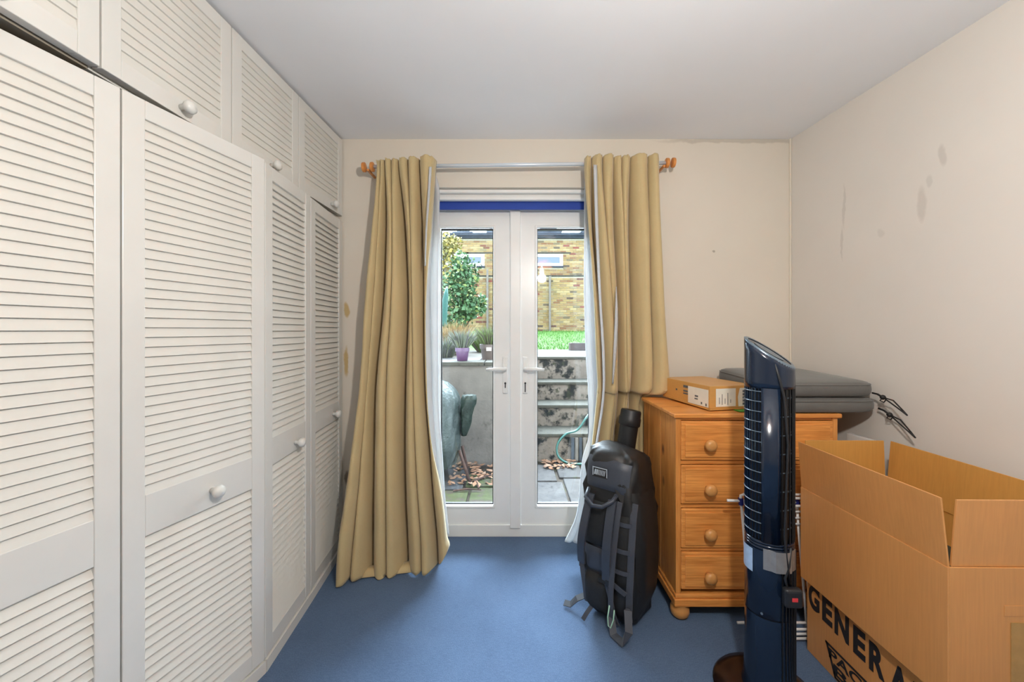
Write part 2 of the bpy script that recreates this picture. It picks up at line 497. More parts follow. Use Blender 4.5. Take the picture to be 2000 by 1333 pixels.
# ------------------------------------------------------------------ louvred wardrobe
PITCH = 0.0275
def louvre_mesh(w, dp=0.0095):
    m = MB()
    y0, z0, y1, z1 = 0.0015, 0.0, dp, 0.0290
    poly = [(0,y0,z0),(0,y0+0.006,z0-0.001),(0,y1+0.004,z1-0.003),(0,y1,z1)]
    m.prism(poly, (w,0,0))
    return m.mesh('slat')
def louvre_door(parent, p0, p1, zb, zt, panels, stile, gap, name='door', knob=None, label=None, dp=0.0095):
    """door in the vertical plane from p0 to p1 (near edge to far edge); local x along, -y towards the room"""
    d = Vector((p1[0]-p0[0], p1[1]-p0[1], 0)); L = d.length
    ang = math.atan2(d.y, d.x)
    s = stile
    me = MB()
    zs = [zb] + [z for p in panels for z in p] + [zt]
    # one frame mesh: outer outline with openings, built as stiles and rails butted together
    me.box(gap, s, 0, 0.028, zb, zt); me.box(L-s, L-gap, 0, 0.028, zb, zt)
    for k in range(0, len(zs), 2): me.box(s, L-s, 0.0006, 0.0274, zs[k], zs[k+1])
    bm = bmesh.new(); mm = me.mesh(name); bm.from_mesh(mm)
    bm.to_mesh(mm); bm.free()
    o = link(name, mm, M_white, parent, bevel=0.002)
    pm = parent.matrix_world if False else None
    loc = Vector((p0[0], p0[1], 0)) - parent.location
    loc.z = 0.0
    o.location = loc; o.rotation_euler = (0, 0, ang)
    if label: o['label'] = label
    for kp, (z0, z1) in enumerate(panels):
        sm = louvre_mesh(L-2*s, dp + (0.004 if len(panels) > 1 and kp == 0 else 0.0))
        sm.materials.append(M_slat)
        n = int((z1-z0)/PITCH)
        pitch = (z1-z0)/n
        for k in range(n):
            so = bpy.data.objects.new('slat', sm); COL.objects.link(so); so.parent = o
            so.location = (s, 0, z0 + k*pitch - 0.001)
    if knob:
        kb = MB().lathe([(0.009,0),(0.008,0.010),(0.009,0.014),(0.0185,0.022),(0.0205,0.030),(0.0185,0.037),(0.011,0.042),(0.0,0.0435)], (knob[0]*L, 0, knob[1]), (0,-1,0), 18)
        kb.build('knob', M_white, o, smooth=True)
    return o

W0 = (-1.143, 0.58); W1 = (-1.034, 1.03); W2 = (-0.926, 1.46); W3 = (-0.951, 1.84); W4 = (-0.984, 2.258)
ZT = 1.925
wa = thing('wardrobe', 'white louvred double wardrobe whose doors bulge out, nearest the camera', 'wardrobe', (-1.3, 1.03, 0))
wb = thing('wardrobe', 'white louvred double wardrobe standing beside the beige curtain', 'wardrobe', (-1.3, 1.86, 0))
def carcass(par, a, b, c):
    poly = []
    for p in (a, b, c): poly.append((p[0]-0.034-par.location.x, p[1]-par.location.y, 0.0))
    poly += [(-1.64-par.location.x, c[1]-par.location.y, 0.0), (-1.64-par.location.x, a[1]-par.location.y, 0.0)]
    MB().prism(poly, (0,0,1.93)).build('carcass', M_gap, par)
    pl = []
    for p in (a, b, c): pl.append((p[0]+0.006-par.location.x, p[1]-par.location.y, 0.0))
    for p in (c, b, a): pl.append((p[0]-0.014-par.location.x, p[1]-par.location.y, 0.0))
    MB().prism(pl, (0,0,0.045)).build('plinth', M_white, par)
def off(p, q, d):   # the door edge without the mitre overlap
    return p
carcass(wa, W0, W1, (W2[0]-0.001, W2[1]-0.002)); carcass(wb, (W2[0], W2[1]+0.002), W3, W4)
louvre_door(wa, W0, W1, 0.05, ZT, [(0.11, 0.69), (0.809, ZT-0.052)], 0.056, 0.002)
louvre_door(wa, W1, W2, 0.05, ZT, [(0.11, 0.709), (0.825, ZT-0.052)], 0.055, 0.002, knob=(0.545, 0.763))
louvre_door(wb, W2, W3, 0.05, ZT-0.008, [(0.11, 0.760), (0.868, ZT-0.06)], 0.052, 0.002, knob=(0.60, 0.797), dp=0.0115)
louvre_door(wb, W3, W4, 0.05, ZT-0.012, [(0.11, 0.785), (0.885, ZT-0.066)], 0.052, 0.002, knob=(0.66, 0.828), dp=0.0125)
# scribing strips between wardrobe and garden wall
MB().box(0.280,0.300,0.345,0.405,0.0,1.93).build('end_strip', M_white, wb, bevel=0.002)

U = [(-1.052, 0.55), (-1.035, 0.98), (-1.018, 1.415), (-1.002, 1.83), (-0.985, 2.262)]
labels = ['overhead louvred cupboard cut off by the left edge, with a dark gap below',
          'large overhead louvred cupboard with a round knob, above the big wardrobe door',
          'overhead louvred cupboard between the wide knobbed one and the smallest one',
          'smallest looking overhead louvred cupboard, next to the garden wall']
for k in range(4):
    a, b = U[k], U[k+1]
    cu = thing('overhead_cupboard', labels[k], 'cupboard', (-1.3, (a[1]+b[1])/2, 1.943), group='overhead louvred cupboards')
    cx, cy = cu.location.x, cu.location.y
    MB().prism([(a[0]-0.034-cx,a[1]-cy+0.001,0),(b[0]-0.034-cx,b[1]-cy-0.001,0),(-1.64-cx,b[1]-cy-0.001,0),(-1.64-cx,a[1]-cy+0.001,0)], (0,0,HC-1.943-0.004)).build('carcass', M_white if k else M_gap, cu)
    o = louvre_door(cu, a, b, 0.004, HC-1.943-0.012, [(0.058, HC-1.943-0.060)], 0.050, 0.0025, knob=(0.52 if k < 3 else 0.7, 0.032), dp=0.0068)

# ------------------------------------------------------------------ curtain rod and curtains
RY = 2.17
ra, rb_ = P(700, 327, RY), P(1322, 318, RY)
rod = thing('curtain_rod', 'white curtain pole with turned pine ends above the garden doors', 'curtain rod', tuple((ra+rb_)/2))
def rel(p, par): return Vector(p) - par.location
MB().tube([rel(P(722,326,RY),rod), rel(P(1305,318.5,RY),rod)], 0.0105, 12).build('pole', M_rod, rod, smooth=True)
for (x, y) in ((711,327),(727,326.5),(1303,318.5),(1315,318)):
    MB().lathe([(0.018,-0.010),(0.026,-0.007),(0.027,0.0),(0.026,0.007),(0.018,0.010)], rel(P(x,y,RY),rod), (1,0,0), 20).build('finial_ring', M_pine_f, rod, auto=40)
for (x, y) in ((720,337),(1296,329)):
    bp = rel(P(x,y,RY), rod)
    MB().box(bp.x-0.007,bp.x+0.007,bp.y-0.012,WALL-RY,bp.z+0.004,bp.z+0.016).build('bracket', M_pine_f, rod, bevel=0.003)

def interp(levels, key, v):
    n = len(levels)-1; f = v*n; i = min(int(f), n-1); t = f-i
    a = levels[i][key]; b = levels[i+1][key]
    if isinstance(a, (list, tuple)): return [lerp(x, y, t) for x, y in zip(a, b)]
    return lerp(a, b, t)
def catmull(vals, f):
    n = len(vals)-1; i = min(int(f), n-1); t = f-i
    p0 = vals[max(i-1,0)]; p1 = vals[i]; p2 = vals[i+1]; p3 = vals[min(i+2,n)]
    return 0.5*((2*p1)+(-p0+p2)*t+(2*p0-5*p1+4*p2-p3)*t*t+(-p0+3*p1-3*p2+p3)*t**3)
def curtain_sheet(ys, tracks, YL, YR, depth, bottom=None, rows_per=7, seg=12, kb=0.5, cap=0.055, zmin=0.006, seed=1, head=True):
    """ys: bearing rows; tracks: fold valleys as columns per row; returns grid rows"""
    R = random.Random(seed)
    ph = [R.uniform(0, 6.28) for _ in range(40)]
    nl = len(ys); rows = []
    total = (nl-1)*rows_per
    for r in range(total+1):
        f = r/rows_per
        y = catmull(ys, f); tr = [catmull(t, f) for t in tracks]
        yl = catmull(YL, f); yr = catmull(YR, f)
        L, Rr = tr[0], tr[-1]
        row = []
        last = bottom is not None
        for k in range(len(tr)-1):
            x0, x1 = tr[k], tr[k+1]
            for j in range(seg + (1 if k == len(tr)-2 else 0)):
                t = 0.5-0.5*math.cos(math.pi*j/seg)
                x = lerp(x0, x1, t); u = (x-L)/max(1e-6,(Rr-L))
                yb = lerp(yl, yr, u)
                wid = abs(x1-x0)/F*yb
                bul = min(cap, kb*wid) * (math.sin(math.pi*t)**0.45 if 0 < t < 1 else 0)
                dv = lerp(depth[k], depth[k+1], t) * (lerp(0.12, 1.0, smoothstep(0.6, 2.2, f)) if head else 1)
                fine = 0.0025*math.sin(ph[k]+x*0.21+y*0.013) + 0.0018*math.sin(ph[k+9]+x*0.5-y*0.03)
                if head and r < rows_per*1.2:
                    fine += (0.005*math.sin(x*1.15+ph[k])+0.004*math.sin(x*0.9+y*0.35))*(1-r/(rows_per*1.2))
                yy = y
                if bottom is not None:
                    bq = lerp(bottom[k], bottom[k+1], t)
                    w = smoothstep(nl-2.2, nl-1.0, f)
                    yy = y + (bq - ys[-1])*w
                Y = yb + dv - bul - fine
                row.append(Vector(((x-1000)/F*yb, Y, max(zmin + 0.004*math.sin(x*0.3), CAMZ-(yy-HOR)/F*yb))))
        rows.append(row)
    return rows

lc = thing('curtain', 'long beige curtain bunched left of the garden doors, trailing on the carpet', 'curtain', (P(770,1100,2.05).x, 2.1, 0.0), group='beige door curtains')
rc = thing('curtain', 'beige curtain right of the garden doors, bunched up on the pine chest', 'curtain', (P(1190,1080,2.12).x, 2.15, 0.0), group='beige door curtains')
def place(rows, par): return [[v - par.location for v in r] for r in rows]
ysL = [316,345,450,584,740,850,960,1050,1122]
trL = [[737,737,728,716,706,694,680,667,662],
       [744,744,739,731,719,711,703,695,688],
       [753,753,750,745,731,727,725,724,724],
       [767,767,768,767,758,757,757,758,758],
       [781,781,787,792,787,786,787,790,792],
       [800,800,803,806,808,812,818,824,826],
       [822,822,822,824,826,833,842,850,853],
       [853,851,843,832,833,840,862,873,878]]
YLl = [2.150,2.150,2.145,2.13,2.105,2.08,2.05,2.03,2.01]
YRl = [2.150,2.150,2.155,2.15,2.14,2.13,2.12,2.12,2.11]
dpL = [0.0, 0.0, 0.095, 0.0, 0.11, 0.0, 0.085, 0.0]
rowsL = curtain_sheet(ysL, trL, YLl, YRl, dpL, bottom=[1136,1122,1122,1126,1110,1112,1112,1066], kb=1.25, cap=0.095, seed=3)
MB().grid(place(rowsL, lc)).build('curtain_cloth', M_curt, lc, smooth=True, solid=0.003)
ys2 = [338,372,450,560,700,800,900,980,1045]
rw = curtain_sheet(ys2, [[832,836,833,822,822,826,838,848,860],[842,848,846,840,842,846,854,862,872],[850,858,857.5,857,857,858,865,870,877]],
                   [2.255]*5+[2.24,2.225,2.21,2.20], [2.258]*5+[2.245,2.23,2.215,2.205], [0.0,0.01,0.0], kb=0.5, seg=8, seed=9, head=False)
MB().grid(place(rw, lc)).build('lining', M_lin, lc, smooth=True, solid=0.002)
# turned up hem lying on the carpet
hem = []
for k in range(9):
    t = k/8
    a = P(lerp(702,806,t), lerp(1136,1112,t)+3*math.sin(k*1.7), 2.0+0.05*t); b = P(lerp(712,802,t), lerp(1112,1096,t), 2.05+0.05*t)
    a.z = 0.008; b.z = 0.03 + 0.01*math.sin(k)
    hem.append([a, (a+b)/2+Vector((0,0,0.006)), b])
MB().grid(place(hem, lc)).build('hem', M_curt, lc, smooth=True, solid=0.003)

ysR = [310,345,450,584,690,748,765,782,900,1000,1083]
trR = [[1142,1142,1150,1160,1164,1167,1166,1165,1153,1144,1128],
       [1155,1155,1160,1172,1178,1180,1180,1179,1166,1155,1142],
       [1175,1175,1183,1194,1200,1203,1202,1200,1186,1172,1158],
       [1197,1197,1203,1210,1212,1212,1212,1211,1200,1188,1175],
       [1212,1212,1218,1222,1223,1224,1224,1222,1212,1202,1190],
       [1229,1229,1233,1236,1239,1238,1236,1233,1226,1216,1204],
       [1262,1262,1266,1268,1272,1272,1268,1248,1244,1234,1218],
       [1283,1284,1288,1293,1301,1304,1298,1262,1260,1250,1232]]
YLr = [2.150,2.150,2.16,2.16,2.16,2.16,2.16,2.16,2.15,2.13,2.11]
YRr = [2.150,2.150,2.16,2.16,2.15,2.14,2.15,2.235,2.235,2.235,2.23]
dpR = [0.0, 0.07, 0.0, 0.08, 0.005, 0.085, 0.0, 0.0]
rowsR = curtain_sheet(ysR, trR, YLr, YRr, dpR, bottom=[1083,1078,1074,1076,1078,1078,1078,1078], kb=1.1, cap=0.075, seed=5)
MB().grid(place(rowsR, rc)).build('curtain_cloth', M_curt, rc, smooth=True, solid=0.003)
ys3 = [330,372,450,560,690,760,850,900,1000,1058]
rw = curtain_sheet(ys3, [[1143,1141.5,1141,1141,1144,1148.5,1150,1137,1127,1103],[1156,1150,1150,1152,1156,1160,1158,1148,1138,1118],[1170,1164,1166,1172,1176,1178,1172,1162,1152,1140]],
                   [2.25]*7+[2.22,2.19,2.16], [2.255]*7+[2.23,2.21,2.19], [0.0,0.008,0.0], kb=0.45, seg=8, seed=11, head=False)
MB().grid(place(rw, rc)).build('lining', M_lin, rc, smooth=True, solid=0.002)

def front_strip(par, ys, xs, w, Ys):  # added pale ribbon, set in front of the beige folds
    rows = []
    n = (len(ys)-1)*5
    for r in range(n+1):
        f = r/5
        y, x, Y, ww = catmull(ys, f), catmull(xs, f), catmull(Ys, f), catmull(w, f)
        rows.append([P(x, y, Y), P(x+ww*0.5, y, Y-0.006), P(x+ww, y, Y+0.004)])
    MB().grid(place(rows, par)).build('pale_strip', M_lin, par, smooth=True, solid=0.002)
front_strip(rc, [322,450,584,690,780,900,1000], [1159,1163,1170,1176,1176,1158,1146], [7,6,4.5,5,4,4,3], [2.088,2.085,2.085,2.085,2.085,2.078,2.065])
front_strip(rc, [560,620,690,750], [1203,1201,1198,1196], [1,6,6,2], [2.085,2.08,2.08,2.09])
front_strip(lc, [326,345,400,450,520], [838,837,834,831,829], [5,5,4,3,2], [2.065,2.065,2.07,2.075,2.08])
# ------------------------------------------------------------------ pine chest of drawers
CX0, CX1, CYF, CYB, CZ = 0.725, 1.441, 1.722, 2.145, 0.916
ch = thing('chest_of_drawers', 'orange pine chest of four drawers with round wooden knobs and bun feet', 'chest of drawers', ((CX0+CX1)/2, (CYF+CYB)/2, 0))
def cb(name, x0,x1,y0,y1,z0,z1, m, bevel=0.0015, par=None):
    q = ch.location
    return MB().box(x0-q.x,x1-q.x,y0-q.y,y1-q.y,z0,z1).build(name, m, par or ch, bevel=bevel)
cb('top', CX0-0.012, CX1+0.012, CYF-0.012, CYB, CZ-0.020, CZ, M_pine_h, 0.005)
# left side made of glued boards, right side, back
nb = 5
for k in range(nb):
    y0 = lerp(CYF+0.022, CYB, k/nb); y1 = lerp(CYF+0.022, CYB, (k+1)/nb)
    cb('side_board', CX0+0.002+0.0008*(k % 2), CX0+0.02, y0+0.0004, y1-0.0004, 0.12, CZ-0.020, M_pine_v, 0.001)
cb('corner_post', CX0, CX0+0.022, CYF, CYF+0.0215, 0.12, CZ-0.020, M_pine_v)
cb('corner_post', CX1-0.022, CX1, CYF, CYF+0.0215, 0.12, CZ-0.020, M_pine_v)
cb('side_panel', CX1-0.02, CX1, CYF+0.022, CYB, 0.12, CZ-0.020, M_pine_v)
cb('back_panel', CX0+0.022, CX1-0.022, CYB-0.01, CYB, 0.12, CZ-0.021, M_pine_v)
rows_d = [(0.707,0.884),(0.514,0.689),(0.319,0.496),(0.136,0.304)]
for k, z in enumerate([0.8855, 0.690, 0.4975, 0.3055]):
    zz = [0.8955, 0.7055, 0.5125, 0.3175][k]
    cb('drawer_rail', CX0+0.022, CX1-0.022, CYF+0.004, CYF+0.06, z, zz, M_pine_h, 0.001)
for (z0, z1) in rows_d:
    x0, x1 = CX0+0.0145+0.008, CX1-0.0145-0.008
    dr = cb('drawer', x0, x1, CYF-0.004, CYF+0.014, z0+0.002, z1-0.002, M_pine_h, 0.004)
    q = ch.location
    cb('drawer_panel', x0+0.016, x1-0.016, CYF-0.009, CYF-0.0035, z0+0.016, z1-0.016, M_pine_h, 0.004, dr)
    for xk in (P(1385,0,CYF-0.02).x, CX0+CX1-P(1385,0,CYF-0.02).x):
        MB().lathe([(0.012,0),(0.010,0.008),(0.014,0.013),(0.024,0.022),(0.0265,0.030),(0.023,0.039),(0.012,0.044),(0,0.045)], (xk-q.x, CYF-0.009-q.y, (z0+z1)/2-0.012), (0,-1,0), 20).build('knob', M_pine_p, dr, smooth=True)
cb('plinth', CX0-0.010, CX1+0.010, CYF-0.012, CYB, 0.066, 0.098, M_pine_h, 0.003)
cb('plinth_moulding', CX0-0.004, CX1+0.004, CYF-0.006, CYB, 0.098, 0.118, M_pine_h, 0.006)
for xx in (CX0+0.028, CX1-0.028):
    for yy in (CYF+0.025, CYB-0.05):
        MB().lathe([(0.022,0.0),(0.036,0.012),(0.041,0.028),(0.040,0.044),(0.032,0.060),(0.036,0.066)], (xx-ch.location.x, yy-ch.location.y, 0), n=24).build('bun_foot', M_pine_p, ch, smooth=True)

# ------------------------------------------------------------------ parcel and cushions on the chest
ya = math.radians(12.5)
pc = thing('parcel', 'flat brown cardboard parcel with torn white address label on the chest', 'parcel', (0.897, 1.762, CZ+0.001), ya)
PL, PW, PH = 0.245, 0.355, 0.112
MB().box(0,PL,0,PW,0.010,PH).build('carton', M_card_p, pc, bevel=0.002)
MB().prism([(-0.004,-0.003,0.004),(PL,-0.003,0.004),(PL,PW,0.010),(-0.004,PW,0.010)], (0,0,0.006)).build('bottom_flap', M_card_p, pc)
MB().box(0.030,0.135,-0.0016,-0.0004,0.018,0.100).build('address_label', M_paper, pc)
MB().prism([(0.150,-0.0016,0.016),(0.232,-0.0016,0.016),(0.232,-0.0016,0.100),(0.158,-0.0016,0.100),(0.147,-0.0016,0.060)], (0,0.0012,0)).build('torn_label', M_paper, pc)
for k in range(5):
    MB().box(0.172,0.196,-0.0022,-0.0015,0.022+k*0.0145,0.033+k*0.0145).build('label_print', M_ink, pc)
for k, (a, b) in enumerate(((0.03,0.06),(0.026,0.075),(0.03,0.055),(0.024,0.08),(0.034,0.05))):
    MB().box(0.046+k*0.015,0.0485+k*0.015,-0.0022,-0.0015,a,b).build('label_print', M_ink, pc)
MB().box(-0.0016,-0.0004,0.010,0.150,0.014,0.094).build('side_label', M_paper, pc)
for (y0,y1,z0,z1) in ((0.150,0.185,0.082,0.094),(0.150,0.185,0.062,0.070),(0.152,0.186,0.050,0.056),(0.078,0.100,0.050,0.058),(0.080,0.102,0.038,0.044),(0.05,0.058,0.022,0.032),(0.02,0.028,0.018,0.030),(0.235,0.245,0.060,0.068)):
    MB().box(-0.0024,-0.0003,y0,y1,z0,z1).build('print_mark', M_ink, pc)
gp = MB().box(-0.05,0.05,-0.02,0.02,0,0.004)
o = gp.build('green_card', M_green, bevel=0.001); o.location = (1.065, 1.765, CZ+0.002); o.rotation_euler = (0,0,0.1)
tag(o, 'bright green card sticking out under the brown parcel', 'card')

def cushion(name, x0, x1, y0, y1, z0, h, label, rz=0.0, seedv=1, tilt=0.0):
    t = thing(name, label, 'cushion', ((x0+x1)/2, (y0+y1)/2, z0), rz, group='grey seat cushions on the chest')
    hx, hy = (x1-x0)/2, (y1-y0)/2
    R = random.Random(seedv)
    n = 22; rows = []
    prof = [(0.90,0.0),(0.965,0.10),(0.995,0.30),(1.0,0.5),(0.995,0.70),(0.965,0.90),(0.90,0.985),(0.6,1.03),(0.25,1.05),(0.0,1.055)]
    prof = [(0.0,0.0),(0.5,0.0)] + prof
    m = 64
    for (r, zz) in prof:
        row = []
        for j in range(m):
            a = 2*math.pi*j/m; c, s = math.cos(a), math.sin(a); e = 0.22
            x = hx*r*math.copysign(abs(c)**e, c); y = hy*r*math.copysign(abs(s)**e, s)
            zt = zz*h + (tilt*(y/hy)*0.5 + tilt*0.5)*(zz if zz < 1 else 1)
            row.append((x, y, zt + 0.002*math.sin(6*a+seedv)*(1 if 0.05 < zz < 0.95 else 0)))
        rows.append(row)
    MB().grid(rows, close=True).build('cover', M_cush, t, smooth=True)
    # piping round the top edge
    pts = []
    for j in range(m+1):
        a = 2*math.pi*j/m; c, s = math.cos(a), math.sin(a); e = 0.22
        y = hy*0.985*math.copysign(abs(s)**e, s)
        pts.append((hx*0.985*math.copysign(abs(c)**e, c), y, h*0.80 + (tilt*(y/hy)*0.5+tilt*0.5)*0.8))
    MB().tube(pts, 0.0035, 6, cap=False).build('piping', M_cush, t, smooth=True)
    return t
cl = cushion('seat_cushion', 1.145, 1.622, 1.705, 2.19, CZ+0.002, 0.066, 'lower dark grey seat cushion lying flat on the pine chest', seedv=2)
cu2 = cushion('seat_cushion', 1.140, 1.606, 1.700, 2.19, CZ+0.074, 0.066, 'upper dark grey seat cushion stacked on another, behind the parcel', seedv=4, tilt=0.02)
for (t, a, b) in ((cu2, P(1704,768,1.725), P(1772,812,1.56)), (cl, P(1716,798,1.725), P(1788,856,1.55))):
    a = a - t.location; b = b - t.location
    k = lerp(a, b, 0.32) + Vector((0,0,0.010))
    MB().tube([a, lerp(a,k,0.5)+Vector((0,0,0.004)), k], 0.004, 6).build('tie_cord', M_cord, t, smooth=True)
    MB().lathe([(0,-0.010),(0.009,-0.006),(0.011,0.0),(0.009,0.006),(0,0.010)], k, (1,0,-0.8), 10).build('cord_knot', M_cord, t, smooth=True)
    for s in (-1, 1):
        MB().tube([k, lerp(k,b,0.4)+Vector((0.004*s,0,0.010+0.006*s)), lerp(k,b,0.8)+Vector((0.004*s,0,0.004)), b], 0.0028, 6).build('tie_cord', M_cord, t, smooth=True)
    MB().tube([k, k+Vector((-0.012,0,-0.014)), k+Vector((0.004,0,-0.022)), k+Vector((0.014,0,-0.010))], 0.0025, 6).build('tie_cord', M_cord, t, smooth=True)

# ------------------------------------------------------------------ holdall standing on end
BA = math.radians(-40)
bag = thing('holdall', 'tall black holdall with shoulder straps standing on end beside the chest', 'bag', (0.500, 1.808, 0), BA)
def sec(z):
    """half width, half depth, offset x, offset y, exponent of the holdall at height z"""
    T = [(0.0,0.080,0.085,0.01,0.0),(0.02,0.105,0.112,0.01,-0.005),(0.08,0.122,0.132,0.006,-0.008),(0.2,0.136,0.146,0.0,0.0),(0.36,0.140,0.150,-0.004,0.01),(0.50,0.136,0.146,-0.010,0.022),(0.62,0.128,0.136,-0.016,0.035),(0.70,0.122,0.126,-0.02,0.045),(0.735,0.112,0.116,-0.02,0.048),(0.752,0.085,0.09,-0.02,0.05)]
    for k in range(len(T)-1):
        if z <= T[k+1][0]:
            t = (z-T[k][0])/(T[k+1][0]-T[k][0]); t = max(0, t)
            return [lerp(T[k][i], T[k+1][i], t) for i in range(1,5)]
    return list(T[-1][1:])
def warp(v):
    r = 0.766*v.x + 0.643*v.y; t = max(0.0, v.z/0.75)
    v.z = v.z*(0.968 - 0.32*max(-0.05, r)*t*t)
    return v
def bagpt(z, a, grow=0.0):
    hw, hd, ox, oy = sec(z); e = 0.42
    c, s = math.cos(a), math.sin(a)
    wr = 0.005*math.sin(a*5+z*23)+0.004*math.sin(a*9-z*47)+0.003*math.sin(a*3+z*90)
    return warp(Vector((ox+(hw+grow+wr)*math.copysign(abs(c)**e, c), oy+(hd+grow+wr)*math.copysign(abs(s)**e, s), z)))
zs = [0,0.008,0.02,0.05,0.08,0.13,0.18,0.23,0.28,0.33,0.38,0.43,0.48,0.53,0.58,0.62,0.66,0.70,0.72,0.735,0.745,0.752]
rows = [[bagpt(z, 2*math.pi*j/72) for j in range(72)] for z in zs]
mb = MB().grid(rows, close=True)
n0 = (len(zs)-1)*72
mb.add([warp(Vector((-0.02,0.05,0.757)))], []); top = len(mb.v)-1
mb.f += [(n0+j, n0+(j+1) % 72, top) for j in range(72)]
mb.f += [tuple(range(71,-1,-1))]
mb.build('bag_body', M_bag, bag, smooth=True)
def bf(x, z, out=0.004):
    """point on the front (local -y) of the holdall"""
    hw, hd, ox, oy = sec(z)
    r = min(0.999, abs((x-ox)/hw)); e = 0.42
    ca = r**(1/e); sa = math.sqrt(max(0, 1-ca*ca))**e
    return warp(Vector((x, oy-hd*sa-out, z)))
def bs(y, z, out=0.004):
    """point on the right side (local +x)"""
    hw, hd, ox, oy = sec(z)
    r = min(0.999, abs((y-oy)/hd)); e = 0.42
    ca = r**(1/e); sa = math.sqrt(max(0, 1-ca*ca))**e
    return warp(Vector((ox+hw*sa+out, y, z)))
def patch(fun, us, zz, m, name, t=0.008, dome=0.0):
    rows = []
    for i in range(9):
        z = lerp(zz[0], zz[1], i/8); row = []
        for j in range(9):
            u = lerp(us[0](z) if callable(us[0]) else us[0], us[1](z) if callable(us[1]) else us[1], j/8)
            k = (1-((j-4)/4)**4)*(1-((i-4)/4)**4)
            row.append(fun(u, z, 0.001+(t+dome)*k**0.5))
        rows.append(row)
    return MB().grid(rows).build(name, m, bag, smooth=True)
patch(bf, (-0.125, 0.085), (0.585, 0.715), M_bag2, 'upper_panel', 0.010)
patch(bf, (lambda z: -0.10+0.10*(0.3-z), 0.015), (0.34, 0.53), M_bag3, 'back_padding', 0.016)
patch(bf, (0.045, 0.105), (0.20, 0.50), M_bag3, 'back_padding', 0.014)
patch(bf, (-0.105, 0.025), (0.035, 0.215), M_bag3, 'lower_padding', 0.020, 0.01)
patch(bf, (-0.105, 0.03), (0.225, 0.33), M_bag2, 'lumbar_panel', 0.008)
patch(bs, (-0.115, 0.115), (0.05, 0.60), M_bag, 'side_pocket', 0.010, 0.008)
# webbing
def strap(xs, zz, w, name='strap', m=M_strap, out=0.018, fun=bf, n=16, sag=0.0, t=0.006):
    pts = []
    for k in range(n):
        q = k/(n-1); z = lerp(zz[0], zz[1], q); x = lerp(xs[0], xs[1], q) + 0.006*math.sin(q*math.pi)
        pts.append(fun(x, z, out+sag*math.sin(math.pi*q)))
    nr = (0,-1,0.0) if fun is bf else (1,0,0)
    return MB().ribbon(pts, nr, w, t).build(name, m, bag, smooth=False)
strap((-0.075,-0.112), (0.56,0.24), 0.034, 'shoulder_strap', M_bag2, 0.016, sag=0.035, t=0.012)
strap((0.030,0.018), (0.56,0.20), 0.036, 'shoulder_strap', M_bag2, 0.018, sag=0.03, t=0.012)
strap((0.062,0.030), (0.56,0.03), 0.022, sag=0.02)
strap((0.018,0.050), (0.20,0.015), 0.020)
strap((0.112,0.105), (0.56,0.06), 0.028, out=0.014)
strap((-0.112,-0.09), (0.24,0.06), 0.022)
strap((0.010,0.10), (0.225,0.185), 0.020)
for z in (0.27, 0.36, 0.47): MB().ribbon([bf(lerp(0.04,0.11,k/5), z, 0.016) for k in range(6)], (0,-1,0), 0.018, 0.003).build('daisy_webbing', M_strap, bag)
# grab handle
hp = [bf(-0.095,0.575,0.010), bf(-0.09,0.55,0.045), bf(-0.045,0.53,0.060), bf(0.0,0.535,0.058), bf(0.035,0.56,0.035), bf(0.04,0.58,0.010)]
MB().tube(hp, 0.009, 8).build('grab_handle', M_bag2, bag, smooth=True)
MB().obox(bf(0.0,0.215,0.030), (0.018,0,0), (0,0.005,0), (0,0,0.011)).build('buckle', M_bag3, bag, bevel=0.002)
MB().obox(bf(0.028,0.215,0.032), (0.010,0,0), (0,0.006,0), (0,0,0.013)).build('buckle', M_black, bag, bevel=0.002)
MB().obox(bf(-0.115,0.235,0.020), (0.010,0,0), (0,0.006,0), (0,0,0.016)).build('buckle', M_black, bag, bevel=0.002)
# name patch with pale block lettering
pz = 0.655
pm = MB().obox(bf(-0.045,pz,0.0135), (0.036,0,0), (0,0.001,0), (0.0,0.003,0.022)).build('name_patch', M_bag3, bag)
MB().ring((-0.036,0.036,-0.022,0.022),(-0.032,0.032,-0.018,0.018),-0.0024,-0.0012).build('patch_border', M_patch, pm).location = bf(-0.045,pz,0.0145)
for k, (x, w, b_) in enumerate(((-0.026,0.008,1),(-0.016,0.007,1),(-0.006,0.0035,0),(0.001,0.0035,0),(0.008,0.0035,0),(0.015,0.0035,0),(0.022,0.0035,0))):
    MB().prism([(x-0.003,-0.0024,-0.012),(x+w-0.003,-0.0024,-0.012),(x+w+0.002,-0.0024,0.012),(x+0.002,-0.0024,0.012)], (0,0.0012,0)).build('patch_letter', M_patch, pm).location = bf(-0.045,pz,0.0145)
